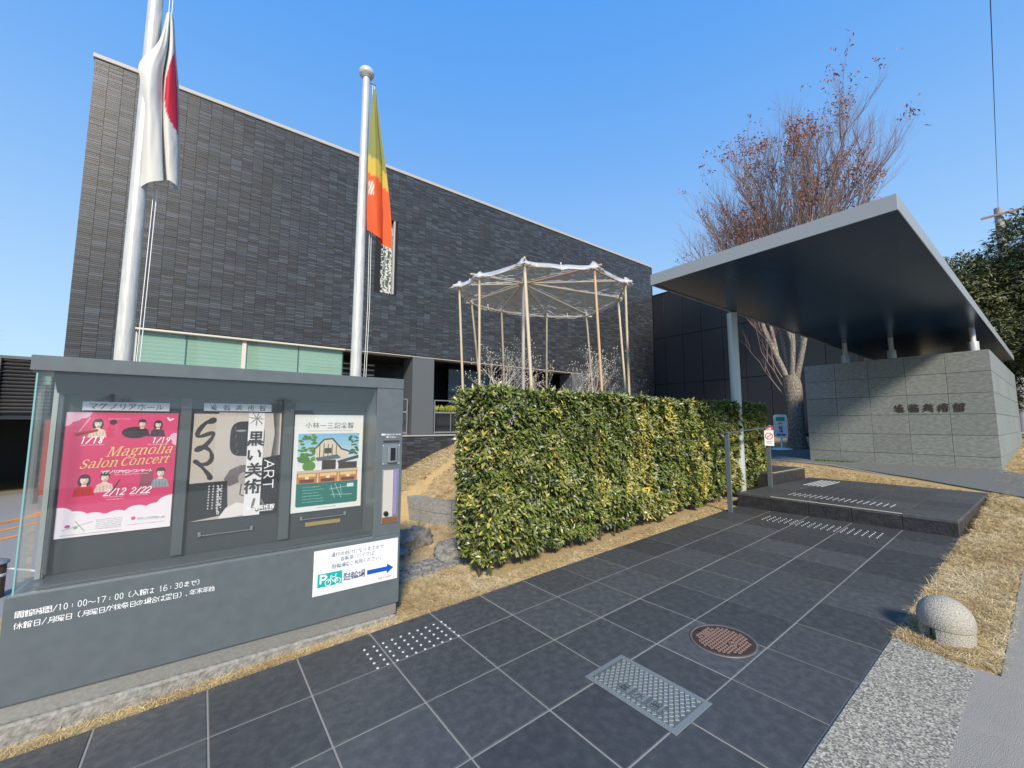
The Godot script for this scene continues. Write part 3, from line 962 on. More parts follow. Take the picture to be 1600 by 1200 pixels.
# ---------------------------------------------------------------- notice board
func build_notice_board() -> void:
	var zf := -3.079
	var zb := -3.329
	var b := thing("notice_board", "grey steel notice board with glazed poster case beside the walkway", "notice board", Vector3(0.27, -0.02, -3.2))
	b.position = Vector3.ZERO
	var mb := MB.new()
	mb.box(Vector3(-0.71, 0.115, -3.42), Vector3(1.246, 0.612, zf), Color.WHITE, 0.004)
	part("lower_panel", mb, M.paint, b)
	mb = MB.new()
	mb.box(Vector3(1.04, 0.6125, -3.42), Vector3(1.2455, 1.7065, zf - 0.0005), Color.WHITE, 0.003)
	part("side_panel", mb, M.paint, b)
	mb = MB.new()
	mb.box(Vector3(-0.71, 1.707, -3.44), Vector3(1.247, 1.787, zf + 0.002), Color.WHITE, 0.004)
	# inner housing below the header, set back from the glass
	var hd := part("header", mb, M.paint, b)
	mb = MB.new()
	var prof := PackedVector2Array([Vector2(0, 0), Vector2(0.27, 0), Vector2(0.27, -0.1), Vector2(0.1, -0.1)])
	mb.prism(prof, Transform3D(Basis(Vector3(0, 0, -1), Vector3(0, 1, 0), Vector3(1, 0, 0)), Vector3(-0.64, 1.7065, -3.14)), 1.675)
	part("lamp_housing", mb, mat(0.014, 0.017, 0.019, 0.5), hd)  # near-black colour carries the shade under the header
	mb = MB.new()
	mb.box(Vector3(-0.7, 0.03, -3.4), Vector3(1.236, 0.1145, zf - 0.02), Color.WHITE, 0.003)
	part("plinth", mb, M.brushed, b)
	mb = MB.new()
	mb.box(Vector3(-0.72, -0.2, -3.43), Vector3(1.23, 0.0295, zf + 0.004), Color.WHITE, 0.01)
	part("footing", mb, M.concrete, b)
	mb = MB.new()
	mb.box(Vector3(-0.64, 0.6125, -3.42), Vector3(1.0395, 1.7062, zb - 0.004))
	part("back_panel", mb, M.paint_dark, b)
	# bays between the posters
	for f in [[-0.64, -0.622], [-0.115, -0.06], [0.455, 0.52]]:
		mb = MB.new()
		mb.box(Vector3(f[0], 0.64, zb - 0.0035), Vector3(f[1], 1.605, zb + 0.028), Color.WHITE, 0.003)
		part("bay_post", mb, mat(0.065, 0.08, 0.087, 0.45), b)
	mb = MB.new()
	mb.box(Vector3(-0.62, 0.6126, -3.32), Vector3(1.0394, 0.628, zf - 0.05), Color.WHITE, 0.002)
	part("case_floor", mb, mat(0.065, 0.08, 0.087, 0.45), b)
	mb = MB.new()
	mb.bar(Vector3(-0.655, 0.62, -3.315), Vector3(-0.655, 1.69, -3.315), 0.016, 0.022, Color.WHITE, 0.002)
	part("case_post", mb, mat(0.45, 0.5, 0.46, 0.35, 0.5), b)
	mb = MB.new()
	mb.box(Vector3(-0.684, 0.6135, zf - 0.022), Vector3(1.038, 1.706, zf - 0.016))
	part("front_glass", mb, M.pane, b)
	mb = MB.new()
	mb.box(Vector3(-0.69, 0.6135, -3.33), Vector3(-0.6845, 1.706, zf - 0.023))
	part("side_glass", mb, M.pane, b)
	mb = MB.new()
	mb.box(Vector3(-0.6905, 0.6136, zf - 0.0225), Vector3(-0.6838, 1.7055, zf - 0.0155))
	part("glass_edge", mb, M.pane_edge, b)
	mb = MB.new()
	mb.box(Vector3(-0.7, 0.6121, zf - 0.03), Vector3(1.04, 0.6165, zf - 0.008))
	part("glass_rail", mb, M.steel, b)
	# clips and rods under the posters
	for k in [[0.02, 0.3, 0.735], [0.6, 0.9, 0.755]]:
		mb = MB.new()
		mb.bar(Vector3(k[0], k[2], zb + 0.012), Vector3(k[1], k[2], zb + 0.012), 0.004, 0.004)
		for e in [k[0], k[1]]:
			mb.xbox(Transform3D(Basis(), Vector3(e, k[2] + 0.008, zb + 0.008)), Vector3(0.018, 0.03, 0.014), Color.WHITE, 0.003)
		part("poster_rod", mb, M.steel, b)
	mb = MB.new()
	mb.box(Vector3(0.63, 0.7, zb - 0.003), Vector3(0.87, 0.728, zb + 0.006), Color.WHITE, 0.002)
	part("brass_plate", mb, M.brass, b)
	# name plates above the first two posters
	for q in [[-0.553, -0.172, 1.515, 1.567, "マグノリアホール", 0.034], [-0.002, 0.379, 1.522, 1.573, "逸翁美術館", 0.036]]:
		mb = MB.new()
		mb.box(Vector3(q[0], q[2], zb - 0.0035), Vector3(q[1], q[3], zb + 0.012), Color.WHITE, 0.002)
		var pl := part("name_plate", mb, M.white, b)
		var adv: float = 1.22 if q[4].length() > 5 else 1.9
		var wd: float = (q[4].length() - 1) * adv * q[5] + q[5]
		for k in q[4].length():
			mb = MB.new()
			letter_strokes(mb, q[4][k], Vector3((q[0] + q[1] - wd) / 2.0 + k * adv * q[5], q[2] + 0.008, zb + 0.0126), Vector3.RIGHT, Vector3.UP, q[5], 0.1, 1.0)
			part("letter", mb, M.ink, pl)
	# opening hours on the lower panel
	mb = MB.new()
	letter_strokes(mb, "開館時間/10：00～17：00（入館は 16：30まで）", Vector3(-0.668, 0.512, zf + 0.0007), Vector3.RIGHT, Vector3.UP, 0.0295, 0.09, 1.035)
	part("opening_hours", mb, M.white_ink, b)
	mb = MB.new()
	letter_strokes(mb, "休館日", Vector3(-0.668, 0.46, zf + 0.0007), Vector3.RIGHT, Vector3.UP, 0.0295, 0.09, 1.01)
	part("closing_heading", mb, M.white_ink, b)
	mb = MB.new()
	letter_strokes(mb, "/月曜日（月曜日が祝祭日の場合は翌日）", Vector3(-0.668 + 0.0295 * text_width("休館日", 1.01), 0.46, zf + 0.0007), Vector3.RIGHT, Vector3.UP, 0.0295, 0.09, 1.01)
	part("closing_days", mb, M.white_ink, b)
	mb = MB.new()
	letter_strokes(mb, "、年末年始", Vector3(-0.668 + 0.0295 * text_width("休館日/月曜日（月曜日が祝祭日の場合は翌日）", 1.01), 0.46, zf + 0.0007), Vector3.RIGHT, Vector3.UP, 0.0295, 0.09, 1.01)
	part("holiday_note", mb, M.white_ink, b)
	# intercom
	mb = MB.new()
	mb.box(Vector3(1.088, 1.13, zf + 0.0005), Vector3(1.226, 1.285, zf + 0.0035), Color.WHITE, 0.001)
	var ic := part("intercom", mb, mat(0.2, 0.24, 0.26, 0.25, 0.3), b)
	mb = MB.new()
	mb.box(Vector3(1.124, 1.147, zf + 0.004), Vector3(1.196, 1.27, zf + 0.026), Color.WHITE, 0.006)
	part("housing", mb, M.steel, ic)
	mb = MB.new()
	mb.box(Vector3(1.143, 1.162, zf + 0.0262), Vector3(1.182, 1.258, zf + 0.0285), Color.WHITE, 0.002)
	part("camera_face", mb, M.black, ic)
	mb = MB.new()
	mb.lathe([Vector2(0.0, 0.004), Vector2(0.006, 0.004), Vector2(0.008, 0.0)], 16, Transform3D(Basis(Vector3.RIGHT, PI / 2), Vector3(1.1625, 1.222, zf + 0.029)))
	part("lens", mb, M.glass_dark, ic)
	mb = MB.new()
	for k in [[1.095, 1.275], [1.219, 1.275], [1.095, 1.14], [1.219, 1.14]]:
		mb.xbox(Transform3D(Basis(), Vector3(k[0], k[1], zf + 0.0045)), Vector3(0.006, 0.006, 0.002), Color.WHITE, 0.001)
	part("screws", mb, M.white, ic)
	mb = MB.new()
	mb.box(Vector3(1.095, 1.297, zf + 0.0005), Vector3(1.22, 1.313, zf + 0.003), Color.WHITE, 0.001)
	part("grille", mb, M.paint_dark, b)
	mb = MB.new()
	letter_strokes(mb, "開館の方はインターホンを", Vector3(1.08, 1.352, zf + 0.0012), Vector3.RIGHT, Vector3.UP, 0.0125, 0.13, 1.0)
	letter_strokes(mb, "押して下さい", Vector3(1.118, 1.332, zf + 0.0012), Vector3.RIGHT, Vector3.UP, 0.0125, 0.13, 1.0)
	part("intercom_note", mb, M.white_ink, b)
	# leaflet dispenser
	mb = MB.new()
	mb.box(Vector3(1.092, 0.7, zf + 0.0005), Vector3(1.222, 1.098, zf + 0.006), Color.WHITE, 0.002)
	var lf := part("leaflet_box", mb, M.steel, b)
	mb = MB.new()
	mb.box(Vector3(1.1, 0.747, zf + 0.0062), Vector3(1.176, 1.09, zf + 0.012), Color.WHITE, 0.002)
	part("lid", mb, M.beige, lf)
	mb = MB.new()
	mb.box(Vector3(1.18, 0.76, zf + 0.0062), Vector3(1.204, 1.085, zf + 0.01), Color.WHITE, 0.001)
	part("leaflet_strip", mb, M.purple, lf)
	mb = MB.new()
	mb.box(Vector3(1.1, 0.706, zf + 0.0062), Vector3(1.215, 0.742, zf + 0.009), Color.WHITE, 0.001)
	part("slot", mb, mat(0.2, 0.09, 0.04, 0.3), lf)
	mb = MB.new()
	mb.lathe([Vector2(0.0, 0.016), Vector2(0.014, 0.016), Vector2(0.017, 0.012), Vector2(0.018, 0.0)], 20, Transform3D(Basis(Vector3.RIGHT, PI / 2), Vector3(1.124, 0.775, zf + 0.0122)))
	part("lock_knob", mb, M.black, lf)
	# posters lie in the case
	build_poster("concert_poster", "pink concert poster with gold script title in the left bay", poster_concert(), Vector3(-0.614, 0.815, zb), Vector2(0.487, 0.689), 0)
	build_poster("exhibition_poster", "black and white exhibition poster with calligraphy in the middle bay", poster_black(), Vector3(-0.048, 0.826, zb), Vector2(0.492, 0.688), 1)
	build_poster("house_poster", "white and green poster with a house photograph in the right bay", poster_house(), Vector3(0.529, 0.806, zb), Vector2(0.487, 0.699), 2)
	build_parking_sign(zf)

func build_poster(called: String, label: String, im: Image, at: Vector3, size: Vector2, which: int) -> void:
	var t := thing(called, label, "poster", Vector3(at.x + size.x / 2.0, at.y, at.z))
	var m := StandardMaterial3D.new()
	# the print is soft: photographs screened at a coarse pitch
	im.resize(128, 181, Image.INTERPOLATE_LANCZOS)
	im.resize(400, 566, Image.INTERPOLATE_CUBIC)
	im.generate_mipmaps()
	m.albedo_texture = ImageTexture.create_from_image(im)
	m.albedo_color = lin(0.78, 0.78, 0.78)
	m.roughness = 0.45
	var h := size.x / 2.0
	var zf := 0.0065
	var mb := MB.new()
	var f := func(i: int, j: int) -> Vector3:
		var uu := i / 8.0
		var vv := j / 10.0
		return Vector3(-h + size.x * uu, size.y * (1.0 - vv), zf - 0.0012 + 0.0012 * sin(uu * 3.0 + vv * 2.0) * (1.0 - absf(uu - 0.5)))
	mb.grid(8, 10, f)
	mb.face(Vector3.BACK)
	part("sheet", mb, m, t)
	mb = MB.new()
	mb.box(Vector3(-h, 0, -0.003), Vector3(h, size.y, zf - 0.004))
	part("backing", mb, M.white, t)
	var zt := zf + 0.001
	var w := size.x
	var y := func(v: float) -> float: return size.y - v * w
	mb = MB.new()
	if which == 0:
		for d in [["1/18", 0.13, 0.36, 0.1], ["1/19", 0.76, 0.37, 0.085], ["2/12", 0.37, 0.975, 0.095], ["2/22", 0.6, 0.975, 0.095]]:
			letter_strokes(mb, d[0], Vector3(-h + d[1] * w, y.call(d[2]), zt), Vector3.RIGHT, Vector3.UP, d[3] * w * 0.8, 0.12, 1.0, 0.0, 0.22)
			part("date", mb, M.white_ink, t)
			mb = MB.new()
		letter_strokes(mb, "マグノリアサロンコンサート", Vector3(-h + 0.33 * w, y.call(0.72), zt), Vector3.RIGHT, Vector3.UP, 0.036 * w, 0.13, 0.98, 0.0, 0.15)
		part("subtitle", mb, M.white_ink, t)
		mb = MB.new()
		letter_strokes(mb, "マグノリアホール", Vector3(-h + 0.68 * w, y.call(1.3), zt), Vector3.RIGHT, Vector3.UP, 0.034 * w, 0.1, 0.98)
		part("hall_name", mb, M.grey_ink, t)
		var gold := mat(0.72, 0.48, 0.2, 0.45)
		var font := SystemFont.new()
		font.font_names = PackedStringArray(["Droid Serif"])
		for q in [["Magnolia", 0.34, 0.535, 92], ["Salon", 0.13, 0.66, 82], ["Concert", 0.47, 0.645, 82]]:
			var tm := TextMesh.new()
			tm.font = font
			tm.text = q[0]
			tm.font_size = q[3]
			tm.pixel_size = 0.00084
			tm.depth = 0.0003
			tm.horizontal_alignment = HORIZONTAL_ALIGNMENT_LEFT
			tm.vertical_alignment = VERTICAL_ALIGNMENT_BOTTOM
			var o := part("title", tm, gold, t)
			o.transform = Transform3D(Basis(Vector3(0.86, 0.03, 0), Vector3(0.34, 1.0, 0), Vector3(0, 0, 1)), Vector3(-h + q[1] * w, y.call(q[2]) - 0.012, zt + 0.0003))
	elif which == 1:
		letter_strokes(mb, "黒い美術", Vector3(-h + 0.605 * w, y.call(0.445), zt), Vector3.RIGHT, Vector3.UP, 0.185 * w, 0.14, 1.17, 0.0, 0.0, true)
		part("title", mb, M.ink, t)
		mb = MB.new()
		for k in 3:
			mb = MB.new()
			letter_strokes(mb, "ART"[k], Vector3(-h + 0.82 * w, y.call(0.66 + 0.138 * k), zt), Vector3.DOWN, Vector3.RIGHT, 0.12 * w, 0.1, 1.15)
			part("letter", mb, M.white_ink, t)
		mb = MB.new()
		letter_strokes(mb, "逸翁美術館", Vector3(-h + 0.64 * w, y.call(1.33), zt), Vector3.RIGHT, Vector3.UP, 0.06 * w, 0.12, 1.12)
		part("museum_name", mb, M.white_ink, t)
		mb = MB.new()
		letter_strokes(mb, "1月18日", Vector3(-h + 0.3 * w, y.call(1.0), zt), Vector3.RIGHT, Vector3.UP, 0.036 * w, 0.12, 1.0, 0.0, 0.0, true)
		letter_strokes(mb, "3月16日", Vector3(-h + 0.3 * w, y.call(1.19), zt), Vector3.RIGHT, Vector3.UP, 0.036 * w, 0.12, 1.0, 0.0, 0.0, true)
		part("dates", mb, M.white_ink, t)
	else:
		letter_strokes(mb, "小林一三記念館", Vector3(-h + 0.15 * w, y.call(0.2), zt), Vector3.RIGHT, Vector3.UP, 0.088 * w, 0.09, 1.16)
		part("title", mb, mat(0.1, 0.13, 0.13, 0.6), t)

func build_parking_sign(zf: float) -> void:
	var t := thing("bicycle_parking_sign", "white notice with blue arrow and teal bicycle symbol on the board", "sign", Vector3(0.937, 0.291, zf))
	var mb := MB.new()
	mb.box(Vector3(-0.291, 0, 0.0008), Vector3(0.291, 0.293, 0.004), Color.WHITE, 0.0008)
	part("plate", mb, M.white, t)
	var z := 0.0048
	var O := Vector3(-0.291, 0, z)
	mb = MB.new()
	letter_strokes(mb, "通行の妨げになりますので", O + Vector3(0.11, 0.239, 0), Vector3.RIGHT, Vector3.UP, 0.027, 0.085, 1.13)
	letter_strokes(mb, "自転車・バイクは", O + Vector3(0.171, 0.203, 0), Vector3.RIGHT, Vector3.UP, 0.027, 0.085, 1.15)
	letter_strokes(mb, "駐輪場をご利用ください。", O + Vector3(0.119, 0.161, 0), Vector3.RIGHT, Vector3.UP, 0.027, 0.085, 1.1)
	part("notice_text", mb, M.navy_ink, t)
	mb = MB.new()
	letter_strokes(mb, "駐輪場", O + Vector3(0.199, 0.066, 0), Vector3.RIGHT, Vector3.UP, 0.047, 0.11, 1.03)
	part("big_lettering", mb, M.navy_ink, t)
	mb = MB.new()
	var ar := PackedVector2Array()
	for p in [[0.357, 0.069], [0.502, 0.069], [0.502, 0.049], [0.55, 0.0845], [0.502, 0.12], [0.502, 0.1], [0.357, 0.1]]:
		ar.append(Vector2(p[0], p[1]))
	mb.prism(ar, Transform3D(Basis(), Vector3(-0.291, 0, 0.0042)), 0.0006)
	part("arrow", mb, M.blue_ink, t)
	mb = MB.new()
	mb.box(O + Vector3(0.028, 0.052, -0.0006), O + Vector3(0.185, 0.138, 0.0002))
	O.y -= 0.012
	var sq := part("bicycle_symbol", mb, M.teal, t)
	mb = MB.new()
	letter_strokes(mb, "P", O + Vector3(0.042, 0.09, 0.0008), Vector3.RIGHT, Vector3.UP, 0.05, 0.22, 1.0)
	for cx in [0.095, 0.158]:
		for k in 20:
			var a := TAU * k / 20
			var a2 := TAU * (k + 1) / 20
			var c := O + Vector3(cx, 0.086, 0.0008)
			mb.quad(c + Vector3(cos(a), sin(a), 0) * 0.0165, c + Vector3(cos(a), sin(a), 0) * 0.0205, c + Vector3(cos(a2), sin(a2), 0) * 0.0205, c + Vector3(cos(a2), sin(a2), 0) * 0.0165)
	for s in [[0.095, 0.086, 0.112, 0.118], [0.112, 0.118, 0.145, 0.118], [0.145, 0.118, 0.158, 0.086], [0.112, 0.112, 0.13, 0.086], [0.13, 0.086, 0.147, 0.118], [0.13, 0.086, 0.158, 0.086], [0.108, 0.128, 0.12, 0.128], [0.145, 0.118, 0.14, 0.132], [0.14, 0.132, 0.152, 0.134], [0.112, 0.118, 0.11, 0.128]]:
		var pa := O + Vector3(s[0], s[1], 0.0011)
		var pb := O + Vector3(s[2], s[3], 0.0011)
		var sd := (pb - pa).normalized().cross(Vector3.BACK) * 0.002
		mb.quad(pa + sd, pb + sd, pb - sd, pa - sd)
	part("bicycle", mb, M.white_ink, sq)
	mb = MB.new()
	letter_strokes(mb, "阪急文化財団", O + Vector3(0.44, 0.03, 0), Vector3.RIGHT, Vector3.UP, 0.0155, 0.09, 1.05)
	part("owner_name", mb, M.grey_ink, t)

# ---------------------------------------------------------------- flagpoles and flags
func build_flagpoles() -> void:
	var defs := [
		[Vector3(-0.578, 0, -4.75), 7.6, 0.059, 0.05, "taller silver flagpole carrying the white and red flag"],
		[Vector3(1.348, 0, -4.75), 5.62, 0.06, 0.042, "shorter silver flagpole with ball top carrying the orange flag"]]
	for d in defs:
		var at: Vector3 = d[0]
		at.y = gy(at.x, at.z)
		var t := thing("flagpole", d[4], "flagpole", at, "flagpoles behind the notice board")
		var h: float = d[1] - at.y
		var mb := MB.new()
		mb.lathe([Vector2(d[2], 0), Vector2(d[2], h * 0.35), Vector2(lerpf(d[2], d[3], 0.5), h * 0.7), Vector2(d[3], h)], 28)
		part("pole", mb, M.pole, t)
		mb = MB.new()
		mb.lathe([Vector2(0.15, 0), Vector2(0.15, 0.012), Vector2(d[2] + 0.012, 0.02), Vector2(d[2] + 0.008, 0.09)], 24)
		part("base_flange", mb, M.pole, t)
		mb = MB.new()
		var prof := [Vector2(d[3] + 0.006, 0.0)]
		for k in 11:
			var a := lerpf(-0.85, PI / 2, k / 10.0)
			prof.append(Vector2(cos(a) * 0.09 + 0.0001, 0.07 + sin(a) * 0.072))
		mb.lathe(prof, 24, Transform3D(Basis(), Vector3(0, h - 0.005, 0)))
		part("finial", mb, M.pole, t)
		mb = MB.new()
		for sx in [0.0, 0.022]:
			mb.tube([Vector3(d[3] + 0.035 + sx, h - 0.03, 0.0), Vector3(d[2] + 0.045 + sx, h * 0.5, 0.01), Vector3(d[2] + 0.02 + sx, 1.3, 0.0)], [0.0035, 0.0035, 0.0035], 6)
		part("halyard", mb, M.white, t)
		mb = MB.new()
		mb.xbox(Transform3D(Basis(), Vector3(d[2] + 0.02, 1.3, 0)), Vector3(0.05, 0.03, 0.03), Color.WHITE, 0.006)
		part("cleat", mb, M.steel, t)
		mb = MB.new()
		mb.tube([Vector3(0, h - 0.035, 0), Vector3(d[3] + 0.07, h - 0.035, 0)], [0.012, 0.012], 8)
		part("pulley_arm", mb, M.steel, t)

func cloth(key: Array, nu: int, nv: int, colf: Callable, m: Material, called: String, label: String, at: Vector3) -> void:
	# key: rows of [y, [points x, z across the folds]]; interpolated smoothly down the cloth
	var t := thing(called, label, "flag", at, "flags hanging slack")
	var rows := key.size()
	var crease := noise(hash(called) % 1000, 0.06, 3)
	var f := func(i: int, j: int) -> Vector3:
		var tv := float(j) / nv * (rows - 1)
		var r := mini(int(tv), rows - 2)
		var s := tv - r
		var pos := func(row: int) -> Vector3:
			var pts: Array = key[clampi(row, 0, rows - 1)][1]
			var tu := float(i) / nu * (pts.size() - 1)
			var k := mini(int(tu), pts.size() - 2)
			var su := tu - k
			var pm: Vector3 = pts[maxi(k - 1, 0)]
			var pn: Vector3 = pts[mini(k + 2, pts.size() - 1)]
			return pts[k].cubic_interpolate(pts[k + 1], pm, pn, su)
		var p0: Vector3 = pos.call(r - 1)
		var p1: Vector3 = pos.call(r)
		var p2: Vector3 = pos.call(r + 1)
		var p3: Vector3 = pos.call(r + 2)
		var q: Vector3 = p1.cubic_interpolate(p2, p0, p3, s)
		return q + Vector3(0.3, 0, 1) * 0.007 * crease.get_noise_2d(float(i) * 2.2, float(j) * 0.7)
	var mb := MB.new()
	mb.grid(nu, nv, f, colf)
	part("cloth", mb, m, t)

func build_flags() -> void:
	# white flag with red disc, hanging in folds on the right of the taller pole
	var fm := vmat(0.75)
	fm.cull_mode = BaseMaterial3D.CULL_DISABLED
	fm.backlight_enabled = true
	fm.backlight = Color(0.22, 0.2, 0.18)
	var row := func(y: float, xs: Array, zs: Array, dy: Array) -> Array:
		var r := []
		for i in xs.size():
			r.append(Vector3(xs[i] * 1.15, y + dy[i], zs[i]))
		return [y, r]
	# folds: left lobe over the pole, front panel, inner valley, right panel
	var k := []
	var z8 := [0, 0, 0, 0, 0, 0, 0, 0]
	k.append(row.call(1.66, [0.07, 0.08, 0.09, 0.095, 0.1, 0.105, 0.11, 0.115], [0.0, 0.02, 0.03, 0.02, 0.03, 0.02, 0.0, -0.01], z8))
	k.append(row.call(1.3, [0.045, 0.07, 0.1, 0.095, 0.12, 0.14, 0.135, 0.15], [0.07, 0.12, 0.09, 0.03, 0.08, 0.05, 0.0, -0.01], z8))
	k.append(row.call(0.98, [-0.05, 0.03, 0.085, 0.08, 0.125, 0.17, 0.155, 0.185], [0.09, 0.17, 0.1, 0.02, 0.12, 0.06, -0.01, -0.02], [0.03, 0, 0, 0, 0, 0, 0, 0]))
	k.append(row.call(0.74, [-0.035, 0.03, 0.1, 0.08, 0.13, 0.19, 0.165, 0.2], [0.1, 0.19, 0.1, 0.01, 0.13, 0.06, -0.02, -0.02], [0.1, 0.02, -0.03, -0.02, 0, 0, 0, 0]))
	k.append(row.call(0.48, [0.0, 0.04, 0.115, 0.09, 0.14, 0.205, 0.175, 0.215], [0.1, 0.18, 0.12, 0.01, 0.13, 0.06, -0.02, -0.02], [0.12, 0.04, -0.06, -0.03, 0.02, 0, 0, 0]))
	k.append(row.call(0.22, [0.01, 0.05, 0.13, 0.1, 0.16, 0.22, 0.19, 0.23], [0.08, 0.17, 0.13, 0.0, 0.12, 0.06, -0.02, -0.02], [0.06, 0.04, -0.02, -0.03, 0.04, 0.02, 0, 0]))
	k.append(row.call(-0.06, [0.015, 0.07, 0.15, 0.12, 0.18, 0.235, 0.2, 0.24], [0.05, 0.15, 0.13, 0.0, 0.1, 0.05, -0.02, -0.02], [-0.05, -0.03, 0.03, 0.06, 0.06, 0.03, 0.03, 0.03]))
	var white := Color(0.62, 0.61, 0.575)
	var red := Color(0.52, 0.012, 0.045)
	var cf := func(i: int, j: int) -> Color:
		var uu := i / 60.0
		var vv := j / 60.0
		var d := Vector2((uu - 0.72) / 0.2, (vv - 0.43) / 0.24)
		return red if d.length() < 1.0 else white
	cloth(k, 60, 60, cf, fm, "national_flag", "white flag with a red disc hanging in folds on the taller pole", Vector3(-0.578, 3.62, -4.75))
	# olive, yellow and orange flag on the other pole
	var q := []
	q.append(row.call(1.93, [0.06, 0.07, 0.08, 0.085, 0.09], [0.0, 0.02, 0.03, 0.02, 0.0], [0, 0, 0, 0, 0]))
	q.append(row.call(1.5, [0.03, 0.07, 0.11, 0.09, 0.14], [0.05, 0.08, 0.05, 0.01, 0.03], [0, 0, 0, 0, 0]))
	q.append(row.call(1.05, [0.02, 0.08, 0.15, 0.12, 0.2], [0.06, 0.1, 0.07, 0.0, 0.04], [0, 0, 0, 0, 0]))
	q.append(row.call(0.62, [0.02, 0.09, 0.17, 0.14, 0.25], [0.06, 0.11, 0.06, 0.0, 0.06], [0, 0, 0, 0, 0]))
	q.append(row.call(0.28, [0.03, 0.11, 0.19, 0.16, 0.28], [0.05, 0.11, 0.05, 0.0, 0.07], [0.02, 0.0, 0.05, -0.02, 0]))
	q.append(row.call(0.02, [0.04, 0.13, 0.2, 0.18, 0.3], [0.04, 0.1, 0.04, 0.0, 0.07], [0.1, 0.03, 0.02, 0.0, -0.07]))
	var cf2 := func(i: int, j: int) -> Color:
		var vv := j / 60.0
		var uu := i / 40.0
		var b := vv + (uu - 0.5) * -0.06
		if b < 0.44:
			return Color(0.2, 0.21, 0.05)
		if b < 0.54:
			return Color(0.5, 0.36, 0.05)
		if uu < 0.22 and uu > 0.06 and vv > 0.56 and vv < 0.64 and (i + j) % 3 != 0:
			return Color(0.7, 0.68, 0.62)
		return Color(0.68, 0.085, 0.015)
	cloth(q, 40, 60, cf2, fm, "house_flag", "olive, yellow and orange flag hanging on the shorter pole", Vector3(1.36, 3.58, -4.75))

# ---------------------------------------------------------------- museum building with the long tiled wall
var openings := [Rect2(-1.33, 2.2, 4.42, 1.36), Rect2(3.05, 1.07, 9.75, 2.47), Rect2(4.02, 5.385, 0.43, 2.345)]

